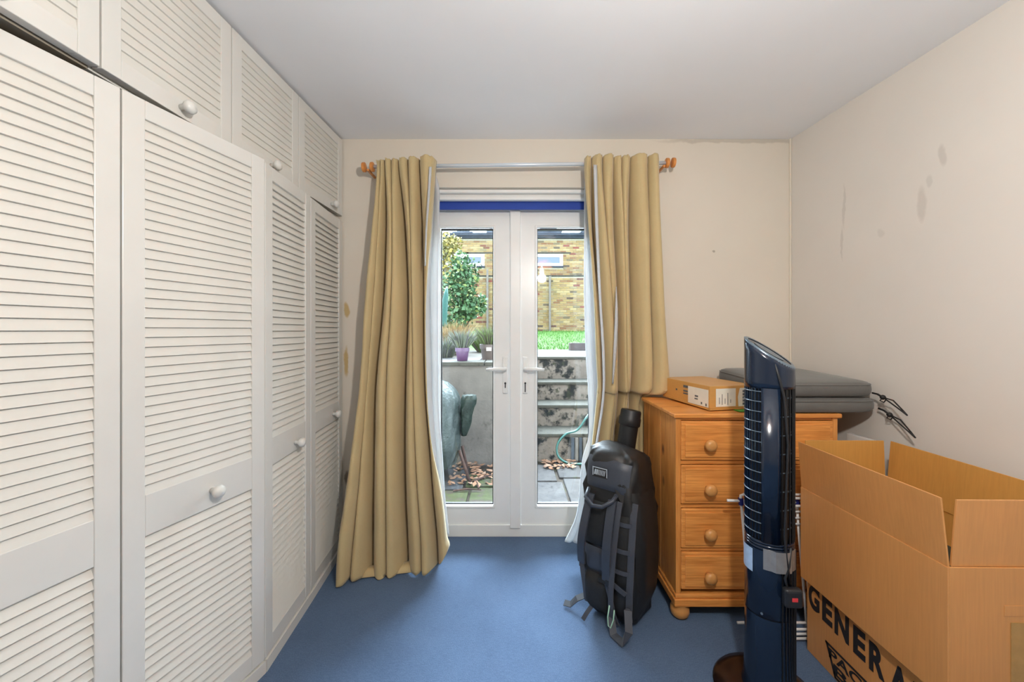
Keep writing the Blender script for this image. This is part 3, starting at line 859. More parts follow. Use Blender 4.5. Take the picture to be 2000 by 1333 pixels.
# mint green cord loop and loose strap ends
M_mint = plain('mint_cord', C(170,214,190), 0.5)
c0 = bf(0.045,0.12,0.035)
MB().tube([c0+Vector((-0.010,0,0)), c0+Vector((-0.016,-0.004,-0.05)), c0+Vector((-0.014,-0.004,-0.085)), c0+Vector((-0.002,-0.004,-0.09)), c0+Vector((0.010,-0.004,-0.05)), c0+Vector((0.012,0,-0.01))], 0.0028, 6).build('cord_loop', M_mint, bag, smooth=True)
lp = [Vector((0.09,-0.135,0.10)), Vector((0.115,-0.175,0.13)), Vector((0.135,-0.21,0.07)), Vector((0.11,-0.215,0.02)), Vector((0.06,-0.19,0.012)), Vector((0.03,-0.15,0.05))]
MB().ribbon(lp, [(0.5,-0.7,0.5)]*3+[(0.2,-0.6,0.8)]*3, 0.030, 0.004).build('loose_strap', M_strap, bag)
MB().ribbon([Vector((-0.11,-0.10,0.06)), Vector((-0.145,-0.14,0.045)), Vector((-0.17,-0.155,0.015)), Vector((-0.20,-0.16,0.012))], (0.0,-0.4,0.9), 0.028, 0.004).build('loose_strap', M_strap, bag)
MB().ribbon([Vector((-0.06,-0.145,0.06)), Vector((-0.075,-0.175,0.03)), Vector((-0.085,-0.19,0.006))], (0.0,-0.8,0.6), 0.018, 0.003).build('loose_strap', M_strap, bag)

# black tube leaning behind the holdall
t0, t1 = P(1214,930,2.055), P(1233,800,2.075)
ax = (t1-t0).normalized(); base = t0 - ax*((t0.z-0.02)/ax.z)
tb = thing('storage_tube', 'black plastic tube with a wide cap leaning behind the holdall', 'tube', tuple(base))
Ltb = (t1-base).length
MB().lathe([(0.046,0.0),(0.048,0.01),(0.048,Ltb-0.07)], (0,0,0), ax, 28).build('tube_body', M_black, tb, auto=40)
MB().lathe([(0.053,Ltb-0.085),(0.056,Ltb-0.08),(0.056,Ltb-0.045),(0.053,Ltb-0.04),(0.053,Ltb-0.012),(0.049,Ltb-0.003),(0.0,Ltb)], (0,0,0), ax, 28).build('cap', M_black, tb, auto=40)

# ------------------------------------------------------------------ clothes airer folded against the chest
AY = 1.622
ar = thing('clothes_airer', 'folded white clothes airer with blue joints behind the tower fan', 'airer', (1.18, AY, 0))
def aq(x, y, Y=AY): return P(x, y, Y) - ar.location
def at_(name, pts, r=0.0055, m=M_airer): return MB().tube(pts, r, 10).build(name, m, ar, smooth=True)
at_('leg', [aq(1448,985), aq(1470,1236)])
at_('leg', [aq(1461,990,AY-0.02), aq(1478,1215,AY-0.02)])
at_('leg', [aq(1556,985), aq(1577,1236)])
at_('leg', [aq(1569,990,AY-0.02), aq(1584,1230,AY-0.02)])
at_('rail', [aq(1420,978), aq(1447,979), aq(1640,983)])
at_('rail', [aq(1446,988), aq(1447,968), aq(1455,966), aq(1640,968)])
at_('rail', [aq(1459,992,AY-0.02), aq(1460,975,AY-0.02), aq(1466,972,AY-0.02), aq(1640,976,AY-0.02)])
at_('rail', [aq(1461,1000,AY-0.03), aq(1463,988,AY-0.03), aq(1640,990,AY-0.03)])
for k, y in enumerate((1000,1012,1024)): at_('rail', [aq(1475,y,AY-0.012), aq(1640,y,AY-0.012)], 0.004)
at_('foot_bar', [aq(1440,1217), aq(1640,1217)])
for k, y in enumerate((1231,1240,1249)): at_('rail', [aq(1490,y,AY-0.02), aq(1640,y-2,AY-0.02)], 0.005)
at_('foot_bar', [aq(1470,1252), aq(1477,1262,AY-0.03), aq(1640,1262,AY-0.03)])
for (x,y,Y) in ((1447,980,AY),(1460,986,AY-0.02),(1557,980,AY),(1469,1226,AY)):
    MB().lathe([(0.010,-0.014),(0.010,0.014)], aq(x,y,Y), (0.08,0,-1), 10).build('blue_joint', M_airb, ar, auto=40)

# ------------------------------------------------------------------ tower fan
FX, FY = 0.905, 1.37
fan = thing('tower_fan', 'tall dark blue tower fan with slanted top on a round base', 'fan', (FX, FY, 0))
def oval(a, g=0.0): return (0.075+g)*math.cos(a), (0.070+g)*math.sin(a)
def ftop(x, y): return 1.205 - 0.52*x + 0.48*y
def shell(a0, a1, z0, z1, g0=0.0, g1=None, n=None, zt=None, steps=1):
    """outer skin of the tower between two angles; zt: slanted top"""
    n = n or max(4, int(abs(a1-a0)/0.12)); rows = []
    for i in range(steps+1):
        t = i/steps; row = []
        for j in range(n+1):
            a = lerp(a0, a1, j/n); g = lerp(g0, g0 if g1 is None else g1, t)
            x, y = oval(a, g)
            zz = lerp(z0, z1 if zt is None else zt(x, y), t)
            row.append((x, y, zz))
        rows.append(row)
    return MB().grid(rows)
rad = math.radians
GZ_0, GZ_1 = 0.570, 1.085
# base disc and lower body
MB().lathe([(0.166,0.0),(0.168,0.008),(0.160,0.018),(0.125,0.030),(0.09,0.036),(0.0,0.038)], (-0.01,0,0), n=48).build('base', M_fan_b, fan, auto=50)
MB().grid([[(*oval(2*math.pi*j/48, g), z) for j in range(48)] for (g, z) in ((0.012,0.03),(0.006,0.06),(0.002,0.12),(0.0,0.305))], close=True).build('lower_body', M_fan, fan, smooth=True)
MB().grid([[(*oval(2*math.pi*j/48, g), z) for j in range(48)] for (g, z) in ((-0.002,0.304),(-0.002,0.309))], close=True).build('seam', M_fan_d, fan, smooth=True)
MB().grid([[(*oval(2*math.pi*j/48, g), z) for j in range(48)] for (g, z) in ((-0.001,0.308),(0.001,0.31),(0.001,0.535))], close=True).build('middle_body', M_fan, fan, smooth=True)
for k in range(3):
    z = 0.540+k*0.010
    MB().grid([[(*oval(2*math.pi*j/48, g), z+dz) for j in range(48)] for (g, dz) in ((-0.003,-0.005),(0.001,-0.003),(0.001,0.003),(-0.003,0.005))], close=True).build('band', M_fan, fan, smooth=True)
# dark drum behind the grille
MB().grid([[(*oval(2*math.pi*j/32, -0.016), z) for j in range(32)] for z in (0.55, GZ_1+0.01)], close=True).build('inner_drum', M_fan_d, fan, smooth=True)
# smooth front panel and back of the housing
shell(rad(-139), rad(-97), 0.565, GZ_1+0.002, 0.001).build('front_panel', M_fan, fan, smooth=True, solid=0.004)
shell(rad(20), rad(140), 0.565, GZ_1+0.002, 0.0).build('back_panel', M_fan, fan, smooth=True, solid=0.004)
# head with slanted top
hd = shell(0, 2*math.pi, GZ_1, 0, 0.0005, zt=ftop, n=56, steps=6)
hd.build('head', M_fan, fan, smooth=True, solid=0.003)
cap = MB().grid([[(oval(2*math.pi*j/56, g)[0], oval(2*math.pi*j/56, g)[1], ftop(*oval(2*math.pi*j/56, g))+dz) for j in range(56)] for (g, dz) in ((0.002,-0.002),(0.002,0.004),(-0.004,0.008),(-0.010,0.006))], close=True)
cap.build('top_rim', M_fan_s, fan, smooth=True)
def topdisc(g, dz):
    pts = [(oval(2*math.pi*j/48, g)[0], oval(2*math.pi*j/48, g)[1], ftop(*oval(2*math.pi*j/48, g))+dz) for j in range(48)]
    return MB().add(pts, [tuple(range(48))])
topdisc(-0.008, 0.004).build('control_panel', M_fan, fan)
topdisc(-0.030, 0.0055).build('display', M_fan_s, fan)
# intake grille on the left: rings and upright bars
for k in range(15):
    z = GZ_0 + 0.022 + k*0.0345
    pts = [(*oval(rad(lerp(-222,-138,j/12)), 0.0015), z - 0.0) for j in range(13)]
    MB().tube(pts, 0.0016, 5).build('grille_ring', M_fan_s, fan)
for k in range(9):
    a = rad(-216 + k*8.8); x, y = oval(a, -0.001)
    MB().box(x-0.0016,x+0.0016,y-0.0016,y+0.0016,GZ_0,GZ_1).build('grille_bar', M_fan, fan)
# outlet slots on the right
for k in range(9):
    a = rad(-92 + k*12); x, y = oval(a, -0.001)
    MB().box(x-0.0022,x+0.0022,y-0.0022,y+0.0022,0.565,GZ_1).build('vent_bar', M_fan_d, fan)
for k in range(8):
    z = GZ_1 - 0.03 - k*0.063
    pts = [(*oval(rad(lerp(-95,20,j/10)), -0.006), z) for j in range(11)]
    MB().tube(pts, 0.0022, 5).build('vent_ring', M_fan_s, fan)
# fluted back of the lower body
for k in range(7):
    a = rad(-92 + k*9); x, y = oval(a, 0.002)
    MB().box(x-0.002,x+0.002,y-0.002,y+0.002,0.06,0.535).build('flute', M_fan_d, fan)
# flex down the right side, silver tape, plug
def fo(deg, z, g=0.006):
    x, y = oval(rad(deg), g); return Vector((x, y, z))
MB().tube([fo(-112,ftop(*oval(rad(-112)))+0.004,-0.004), fo(-100,1.12,0.004), fo(-90,1.06), fo(-82,0.9,0.008), fo(-86,0.75,0.008), fo(-90,0.60,0.008), fo(-86,0.53,0.008), fo(-78,0.44,0.010)], 0.0042, 8).build('flex', M_black, fan, smooth=True)
MB().tube([fo(-74,0.56,0.008), fo(-80,0.50,0.010), fo(-90,0.46,0.010), fo(-84,0.42,0.012)], 0.0042, 8).build('flex', M_black, fan, smooth=True)
MB().grid([[fo(lerp(-134,-48,j/10), z, 0.011 if 3 <= j <= 7 else 0.004) for j in range(11)] for z in (0.475+0.0, 0.51, 0.545)]).build('silver_tape', M_silver, fan, smooth=False, solid=0.001)
pg = fo(-80,0.405,0.022)
MB().obox(pg, Vector((0.999,-0.05,0))*0.029, Vector((-0.05,-0.999,0))*0.013, (0,0,0.031)).build('plug', M_black, fan, bevel=0.009, seg=3)
MB().obox(pg+Vector((-0.05,-0.999,0))*0.0136, Vector((0.999,-0.05,0))*0.009, Vector((-0.05,-0.999,0))*0.0006, (0,0,0.006)).build('red_mark', M_red, fan)
MB().grid([[fo(lerp(-208,-160,j/8), z, 0.003) for j in range(9)] for z in (0.45, 0.53)]).build('rating_sticker', M_stick, fan, smooth=True)
MB().lathe([(0.0045,0),(0.0035,0.002),(0,0.0025)], fo(-138,0.32,0.0005), (-0.74,-0.67,0), 10).build('screw', M_fan_s, fan)

# ------------------------------------------------------------------ packing boxes
def text_mesh(body, size, bold=0.0, depth=0.0006):
    cu = bpy.data.curves.new('lettering', 'FONT'); cu.body = body; cu.size = size
    cu.offset = bold; cu.extrude = depth; cu.align_x = 'LEFT'
    ob = bpy.data.objects.new('lettering', cu); COL.objects.link(ob)
    dg = bpy.context.evaluated_depsgraph_get()
    me = bpy.data.meshes.new_from_object(ob.evaluated_get(dg))
    bpy.data.objects.remove(ob, do_unlink=True); bpy.data.curves.remove(cu)
    return me
T = 0.005
# lower, closed box
LBX, LBY0, LBY1, LBH = 1.187, 1.045, 1.566, 0.289
lb = thing('packing_box', 'closed cardboard packing box with black printed lettering, under the open box', 'box', (LBX, LBY0, 0))
lw = 0.335
MB().box(0,lw,0,LBY1-LBY0,0,LBH).build('carton', M_card, lb, bevel=0.002)
MB().box(-0.0008,0.0002,0.0,LBY1-LBY0,LBH-0.006,LBH-0.005).build('crease', M_tape, lb)
def on_left_face(me, name, m, y_start, z, length, height, parent):
    """lay flat lettering (local x right, y up) on the left face, reading from far to near"""
    xs = [v.co.x for v in me.vertices]; ys = [v.co.y for v in me.vertices]
    w, h = max(xs)-min(xs), max(ys)-min(ys); x0, y0 = min(xs), min(ys)
    for v in me.vertices:
        x = (v.co.x-x0)/w*length; y = (v.co.y-y0)/h*height; d = v.co.z
        v.co = (-0.0012 - d, y_start - x, z + y)
    me.update()
    return link(name, me, m, parent)
Lb = LBY1-LBY0
word = 'GENERAL'
pos = [1.555,1.487,1.430,1.352,1.292,1.222,1.150]
wid = [0.054,0.046,0.060,0.046,0.054,0.062,0.044]
for k, chh in enumerate(word):
    me = text_mesh(chh, 0.1, 0.004)
    zk = 0.184 - 0.0065*k*0.9
    on_left_face(me, 'letter', M_print, pos[k]-LBY0, zk, wid[k], 0.096 if k < 5 else 0.098, lb)
# lower banner: trapezoid outline with two lines of text
def quad_on_face(pts, name, par, m=M_print):
    MB().prism([(-0.0018, y-LBY0, z) for (y, z) in pts], (0.0012,0,0)).build(name, m, par)
bt, bb = (1.472,1.120), (1.430,1.16)
z1_, z0_ = 0.112, 0.006
quad_on_face([(bt[0],z1_),(bt[1],z1_-0.006),(bt[1],z1_-0.014),(bt[0],z1_-0.008)], 'banner_edge', lb)
quad_on_face([(bb[0],z0_),(bb[1],z0_),(bb[1],z0_+0.007),(bb[0],z0_+0.007)], 'banner_edge', lb)
quad_on_face([(bt[0],z1_),(bt[0]-0.009,z1_),(bb[0]-0.009,z0_),(bb[0],z0_)], 'banner_edge', lb)
quad_on_face([(bt[1]+0.009,z1_-0.006),(bt[1],z1_-0.006),(bb[1],z0_),(bb[1]+0.009,z0_)], 'banner_edge', lb)
on_left_face(text_mesh('PACKING', 0.1, 0.002), 'lettering', M_print, 1.455-LBY0, 0.062, 0.315, 0.036, lb)
on_left_face(text_mesh('BOX', 0.1, 0.002), 'lettering', M_print, 1.435-LBY0, 0.018, 0.25, 0.038, lb)

# upper, open box
ub = thing('open_packing_box', 'large open cardboard box with raised flaps stacked on the printed box', 'box', (1.160, 1.036, LBH+0.001), math.radians(-0.6))
UW, UL, UH, FL = 0.352, 0.536, 0.362, 0.186
MB().box(0,T,0,UL,0,UH).build('side_wall', M_card, ub, bevel=0.001)
MB().box(UW-T,UW,0,UL,0,UH).build('side_wall', M_card_i, ub, bevel=0.001)
MB().box(T,UW-T,0,T,0,UH).build('end_wall', M_card, ub, bevel=0.001)
MB().box(T,UW-T,UL-T,UL,0,UH).build('end_wall', M_card_i, ub, bevel=0.001)
MB().box(T,UW-T,T,UL-T,0,T).build('bottom', M_card_i, ub)
def flap(p0, p1, out, up, name='flap', m=M_card, tap=0.004):
    p0, p1, o_ = Vector(p0), Vector(p1), Vector(out)
    d = (p1-p0).normalized()
    poly = [p0, p1, p1 - d*tap + o_ + Vector((0,0,up)), p0 + d*tap + o_ + Vector((0,0,up))]
    n = d.cross(poly[2]-poly[1]).normalized()*T
    return MB().prism(poly, n).build(name, m, ub, bevel=0.0008)
flap((0.003,0.002,UH),(0.003,UL,UH),(-0.016,0,0),FL-0.003)
flap((UW-0.003,UL,UH),(UW-0.003,0.004,UH),(0.012,0,0),FL,m=M_card_i)
flap((UW,T,UH),(T+0.010,T,UH),(0,-0.010,0),FL-0.004)
flap((0.012,UL-T,UH),(UW-0.020,UL-T,UH),(0,0.004,0),FL+0.002,m=M_card_i)
MB().box(0.148,UW,-0.0012,0.0,UH-0.128,UH-0.100).build('hand_hole', M_card, ub, bevel=0.0008)
MB().box(0.165,UW,-0.0016,-0.0002,0.0,UH-0.145).build('packing_tape', M_tape, ub)
# things packed in the open box
Rk = random.Random(3)
bc = [C(40,52,48), C(170,50,60), C(30,30,34), C(200,196,186), C(60,80,120), C(120,60,50)]
bl_ = ['dark green', 'red', 'black', 'off white', 'blue', 'brown']
zz = LBH + 0.008
for k in range(6):
    h = 0.042
    m = plain('book_cover_%s' % bl_[k].replace(' ', '_'), bc[5-k], 0.5)
    bk = thing('book', '%s book lying in the open box, number %s from the top' % (bl_[5-k], ['six','five','four','three','two','one'][k]), 'book', (1.172+0.16, 1.046+0.16, zz), 0.02*Rk.uniform(-1,1), group='books packed in the open box')
    bk['label'] = '%s covered book lying in the stack inside the open box' % bl_[5-k]
    MB().box(-0.145,0.145,-0.145,0.145,0,0.004).build('cover', m, bk)
    MB().box(-0.145,0.145,-0.145,0.145,h-0.004,h).build('cover', m, bk)
    MB().box(-0.145,-0.141,-0.145,0.145,0.004,h-0.004).build('spine', m, bk)
    MB().box(-0.141,0.141,-0.141,0.141,0.004,h-0.004).build('pages', M_paper, bk)
    zz += h+0.001
# white board leaning on the wall behind the boxes
wbd = MB().box(0,0.15,0,0.02,0,0.815).build('white_panel', M_white, bevel=0.002)
wbd.location = (1.545, 1.62, 0.002); wbd.rotation_euler = (0, 0, math.radians(91.5))
tag(wbd, 'white board on edge by the right wall, behind the open box', 'board')

# ------------------------------------------------------------------ pendant lamp of the room
LX, LY, LZ = 0.36, 0.21, 2.06
lamp = thing('pendant_lamp', 'orange pendant lamp reflected in the garden door glass', 'lamp', (LX, LY, LZ))
MB().tube([(0,0,0.07),(0,0,HC-LZ-0.012)], 0.003, 8).build('flex', M_white, lamp)
MB().lathe([(0.045,HC-LZ-0.025),(0.05,HC-LZ-0.012),(0.05,HC-LZ-0.001)], n=24).build('ceiling_rose', M_white, lamp, auto=40)
MB().grid([[(r*math.cos(2*math.pi*j/40), r*math.sin(2*math.pi*j/40), z) for j in range(40)] for (r, z) in ((0.125,-0.015),(0.115,0.03),(0.085,0.07))], close=True).build('lamp_shade', M_shade, lamp, smooth=True, solid=0.001)
m, nt, b = nodes('glowing_bulb')
b.inputs['Emission Color'].default_value = (*LAMP_COL, 1); b.inputs['Emission Strength'].default_value = 12.0
MB().lathe([(0,-0.105),(0.02,-0.10),(0.032,-0.075),(0.030,-0.05),(0.016,-0.02),(0.014,0.02),(0,0.021)], n=20).build('bulb', m, lamp, smooth=True)
MB().lathe([(0.016,0.021),(0.018,0.03),(0.018,0.07)], n=16).build('lamp_holder', M_white, lamp, auto=40)
ld = bpy.data.lights.new('lamp_light', 'POINT'); ld.energy = LAMP_W; ld.color = LAMP_COL; ld.shadow_soft_size = 0.05
lo = bpy.data.objects.new('lamp_light', ld); COL.objects.link(lo); lo.parent = lamp; lo.location = (0,0,-0.15)

# ================================================================== the garden behind the glass
GZ = -0.05
OUT_DIM = 0.36      # outdoor colours darkened to offset the strong sky and sun
def dimmed(c): return tuple(x*OUT_DIM for x in c[:3]) + (1,)
def outdoor(name, stops, nsc, lich=None, rough=0.9, bmp=0.3, tone=1.0):  # last factor adjusts each surface's darkening under the strong daylight
    m, nt, b = nodes(name)
    v = N(nt, 'ShaderNodeNewGeometry').outputs['Position']
    c = ramp(nt, noise(nt, v, nsc, 6, 0.6), [(p, tuple(x*tone for x in dimmed(q)[:3])) for p, q in stops])
    if lich:
        for (sc, lo, hi, dc) in lich:
            k = ramp(nt, noise(nt, v, sc, 7, 0.68), [(lo, (0,0,0)), (hi, (1,1,1))])
            c = mixc(nt, k, c, tuple(x*tone for x in dimmed(dc)[:3]) + (1,))
    nt.links.new(c, b.inputs['Base Color']); b.inputs['Roughness'].default_value = rough
    b.inputs['Specular IOR Level'].default_value = 0.2
    bump(nt, b, noise(nt, v, 40, 5), bmp, 0.01)
    MATS[name] = m
    return m
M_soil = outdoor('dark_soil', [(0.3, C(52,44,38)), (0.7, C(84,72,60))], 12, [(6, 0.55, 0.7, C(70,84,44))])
M_slab = outdoor('grey_paving', [(0.3, C(96,92,92)), (0.7, C(132,126,124))], 6, [(25, 0.56, 0.68, C(70,66,64)), (4, 0.60, 0.72, C(96,104,66))], tone=0.5)
M_moss = outdoor('mossy_paving', [(0.3, C(84,92,54)), (0.7, C(118,124,80))], 9, [(14, 0.48, 0.60, C(112,100,88))], tone=0.55)
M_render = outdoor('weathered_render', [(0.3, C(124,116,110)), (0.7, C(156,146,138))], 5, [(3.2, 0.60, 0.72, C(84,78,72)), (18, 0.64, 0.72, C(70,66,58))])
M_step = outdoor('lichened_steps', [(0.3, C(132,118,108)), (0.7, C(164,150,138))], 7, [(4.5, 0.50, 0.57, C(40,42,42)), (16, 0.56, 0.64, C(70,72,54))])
M_cope = outdoor('coping_stone', [(0.3, C(126,122,110)), (0.7, C(156,150,136))], 8, [(20, 0.58, 0.68, C(70,68,60))], tone=0.38)
M_mortar = outdoor('pale_mortar', [(0.3, C(176,168,146)), (0.7, C(204,194,170))], 10, tone=1.5)
M_lawn = outdoor('lawn_turf', [(0.3, C(70,120,36)), (0.7, C(104,156,58))], 14, tone=0.8)
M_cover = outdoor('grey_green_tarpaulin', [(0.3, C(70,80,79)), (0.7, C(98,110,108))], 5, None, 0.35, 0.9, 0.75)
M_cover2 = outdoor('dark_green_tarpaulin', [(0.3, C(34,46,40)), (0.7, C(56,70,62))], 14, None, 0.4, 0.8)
M_rust = outdoor('rusty_metal', [(0.3, C(70,50,44)), (0.7, C(104,78,68))], 30)
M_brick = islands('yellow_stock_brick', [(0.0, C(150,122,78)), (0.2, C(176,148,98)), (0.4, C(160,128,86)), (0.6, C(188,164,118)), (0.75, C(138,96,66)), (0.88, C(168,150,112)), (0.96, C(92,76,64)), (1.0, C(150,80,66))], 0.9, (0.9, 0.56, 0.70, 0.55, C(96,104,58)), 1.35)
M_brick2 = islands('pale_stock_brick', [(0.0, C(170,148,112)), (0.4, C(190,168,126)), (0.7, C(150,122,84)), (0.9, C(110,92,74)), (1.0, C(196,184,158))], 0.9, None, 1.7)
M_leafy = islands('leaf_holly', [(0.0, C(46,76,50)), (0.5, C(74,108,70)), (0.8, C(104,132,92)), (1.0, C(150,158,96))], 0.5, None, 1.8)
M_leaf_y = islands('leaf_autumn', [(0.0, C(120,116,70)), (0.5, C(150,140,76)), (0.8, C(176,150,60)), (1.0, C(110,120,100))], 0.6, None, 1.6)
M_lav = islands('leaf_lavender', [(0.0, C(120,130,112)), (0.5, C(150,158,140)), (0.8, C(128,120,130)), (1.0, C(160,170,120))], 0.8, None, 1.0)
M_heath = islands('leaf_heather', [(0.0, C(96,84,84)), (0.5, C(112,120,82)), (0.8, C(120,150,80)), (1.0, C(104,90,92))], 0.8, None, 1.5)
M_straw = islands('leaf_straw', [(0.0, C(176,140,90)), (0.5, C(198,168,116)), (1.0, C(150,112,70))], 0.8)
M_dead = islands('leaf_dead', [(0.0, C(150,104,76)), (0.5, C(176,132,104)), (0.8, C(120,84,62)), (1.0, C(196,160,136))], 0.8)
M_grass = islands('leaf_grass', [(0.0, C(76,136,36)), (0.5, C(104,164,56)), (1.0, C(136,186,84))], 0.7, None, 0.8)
M_pot_p = plain('purple_plastic_pot', dimmed(C(110,72,116)), 0.4)
M_pot_b = plain('brown_plastic_pot', dimmed(C(112,94,88)), 0.5, var=0.1)
M_trough = plain('brown_trough', dimmed(C(92,72,72)), 0.6, var=0.1)
M_hose = plain('teal_hose', dimmed(C(28,104,96)), 0.35)
M_para = plain('green_parasol_cloth', dimmed(C(26,104,92)), 0.8)
M_slate = outdoor('dark_slate', [(0.3, C(60,66,76)), (0.7, C(84,92,104))], 6)
M_post = plain('grey_timber_post', dimmed(C(150,138,128)), 0.8, var=0.15)
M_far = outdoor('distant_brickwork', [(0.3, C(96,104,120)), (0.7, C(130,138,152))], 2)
M_wglass = plain('dark_window_glass', C(70,80,92), 0.1)

# ground outside the doors
pat = MB().box(-2.4,2.4,2.545,4.6,-0.25,GZ-0.02).build('patio_ground', M_soil); struct(pat)
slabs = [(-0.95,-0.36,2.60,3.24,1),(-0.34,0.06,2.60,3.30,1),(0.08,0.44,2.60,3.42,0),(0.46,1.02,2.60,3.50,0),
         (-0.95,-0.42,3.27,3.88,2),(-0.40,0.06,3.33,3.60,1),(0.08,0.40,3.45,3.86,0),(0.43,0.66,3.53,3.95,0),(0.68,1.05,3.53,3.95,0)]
M_dslab = outdoor('dark_paving', [(0.3, C(60,60,64)), (0.7, C(86,86,90))], 7, [(20, 0.6, 0.7, C(96,84,72))])
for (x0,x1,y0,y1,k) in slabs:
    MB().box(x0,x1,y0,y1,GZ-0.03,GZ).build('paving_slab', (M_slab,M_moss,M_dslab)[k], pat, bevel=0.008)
# retaining wall with coping stones
rwl = MB().box(-2.4,0.235,3.90,4.12,GZ-0.1,0.925).build('wall_retaining', M_render); struct(rwl, 'grey rendered retaining wall with coping stones')
for k in range(5):
    x1 = 0.25-k*0.53
    MB().box(x1-0.522,x1,3.872,4.17,0.926,0.965).build('coping_stone', M_cope, rwl, bevel=0.006)
bed = MB().box(-3.2,0.24,4.12,9.5,0.6,0.93).build('ground_bed', M_soil); struct(bed)
for k, (x0,x1,y0,y1) in enumerate(((-1.4,-0.86,4.19,4.75),(-0.84,-0.36,4.19,4.70),(-0.34,0.22,4.19,4.72))):
    MB().box(x0,x1,y0,y1,0.93,0.952).build('flagstone', M_slab, bed, bevel=0.006)
# garden steps
st = thing('garden_steps', 'four blotchy grey concrete garden steps up to the lawn', 'steps', (0.95, 4.45, GZ-0.05))
edges = [(4.00,-0.05,0.222),(4.32,0.222,0.455),(4.64,0.455,0.668),(4.94,0.668,0.947)]
for k, (y, z0, z1) in enumerate(edges):
    yb = edges[k+1][0] if k < 3 else 6.76
    q = st.location
    MB().box(0.24-q.x,1.9-q.x,y-q.y,yb-q.y,GZ-0.05-q.z,z1-0.035-q.z).build('riser', M_step, st)
    MB().box(0.24-q.x,1.9-q.x,y-0.02-q.y,yb-q.y-0.001,z1-0.035-q.z,z1-q.z).build('tread', M_cope, st, bevel=0.008)
fg = MB().box(-9,9,13.5,30,0.6,0.9).build('ground_far', M_soil); struct(fg)
# lawn
def lz(Y): return lerp(0.93, 1.245, smoothstep(6.6, 13.6, Y))
rows = [[(x, y, lz(y)) for x in (-3.5,-1.5,0.2,2.0,5.5)] for y in [6.76+0.38*k for k in range(19)]]
lw_ = MB().grid(rows).build('lawn', M_lawn); struct(lw_)
mb = MB(); R = random.Random(5)
for k in range(5200):
    x = R.uniform(0.2,3.6); y = 6.85 + (R.random()**1.3)*6.4; h = R.uniform(0.03,0.085); a = R.uniform(0,6.28); w = 0.006
    z = lz(y); dx, dy = w*math.cos(a), w*math.sin(a); lx, ly = R.uniform(-.03,.03), R.uniform(-.03,.03)
    mb.add([(x-dx,y-dy,z),(x+dx,y+dy,z),(x+lx,y+ly,z+h)], [(0,1,2)])
stuff(mb.build('grass_blades', M_grass, fix=False), 'short bright green lawn grass', 'grass')

# brick walls
def brick_wall(par, x0, x1, z0, z1, y, mat, holes=(), view=lambda x, z: True, seed=1, limit=300):
    R = random.Random(seed); cand = []
    r = 0; z = z0
    while z + 0.065 <= z1 + 1e-6:
        x = x0 - (0.1175 if r % 2 else 0)
        while x < x1:
            w = 0.222
            pieces = [(x, x+w)]
            for h in holes:
                if z+0.065 > h[2] and z < h[3]:
                    nxt = []
                    for (a, b) in pieces:
                        if b <= h[0] or a >= h[1]: nxt.append((a, b))
                        else:
                            if h[0]-a > 0.03: nxt.append((a, h[0]))
                            if b-h[1] > 0.03: nxt.append((h[1], b))
                    pieces = nxt
            for (a, b) in pieces: cand.append((a, z, b-a, R.uniform(-0.006, 0.004)))
            x += 0.235
        z += 0.075; r += 1
    vis = [c for c in cand if c[2] > 0.22 and view(c[0]+0.11, c[1]+0.03)]
    one = set(vis[:limit]) if len(vis) <= limit else set(R.sample(vis, limit))
    me = MB().box(0,0.222,0,0.05,0,0.065).mesh('brick'); me.materials.append(mat)
    rest = MB(); q = par.location
    for c in cand:
        if c in one:
            o = bpy.data.objects.new('brick', me); COL.objects.link(o); o.parent = par
            o.location = (c[0]-q.x, y-0.012+c[3]-q.y, c[1]-q.z)
        else:
            rest.box(c[0]-q.x, c[0]+c[2]-q.x, y-0.012+c[3]-q.y, y+0.04-q.y, c[1]-q.z, c[1]+0.065-q.z)
    stuff(rest.build('brickwork', mat, par))
def seen(Y):
    def f(x, z):
        px = 1000 + F*x/Y; py = HOR - F*(z-CAMZ)/Y
        return (862 < px < 966 or 1047 < px < 1138) and 455 < py < 646
    return f
GW = 13.6
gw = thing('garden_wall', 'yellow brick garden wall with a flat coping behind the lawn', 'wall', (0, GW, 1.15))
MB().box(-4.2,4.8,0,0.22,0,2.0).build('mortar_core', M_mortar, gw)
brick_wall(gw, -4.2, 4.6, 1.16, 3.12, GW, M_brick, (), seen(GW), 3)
for k in range(8):
    MB().box(-4.2+k*1.125,-4.2+(k+1)*1.125-0.01,-0.03,0.25,2.0,2.05).build('coping_stone', M_cope, gw)
HY = 14.3
hs = thing('brick_house', 'yellow brick building with small white windows behind the garden wall', 'building', (0, HY, 0.9))
s_ = HY/F
def hx(px): return (px-1000)*s_
def hz(py): return CAMZ-(py-HOR)*s_
wins = [(858,899),(902,946),(1043,1099),(1120+60,1120+116)]
holes = [(hx(a),hx(b),hz(520),hz(497)) for a, b in wins]
MB().box(-5.5,5.5,0,0.3,0,hz(466)-0.9).build('mortar_core', M_mortar, hs)
brick_wall(hs, -5.4, 5.3, 3.0, hz(467), HY, M_brick, [(h[0]-0.012,h[1]+0.012,h[2]-0.06,h[3]+0.012) for h in holes], seen(HY), 8)
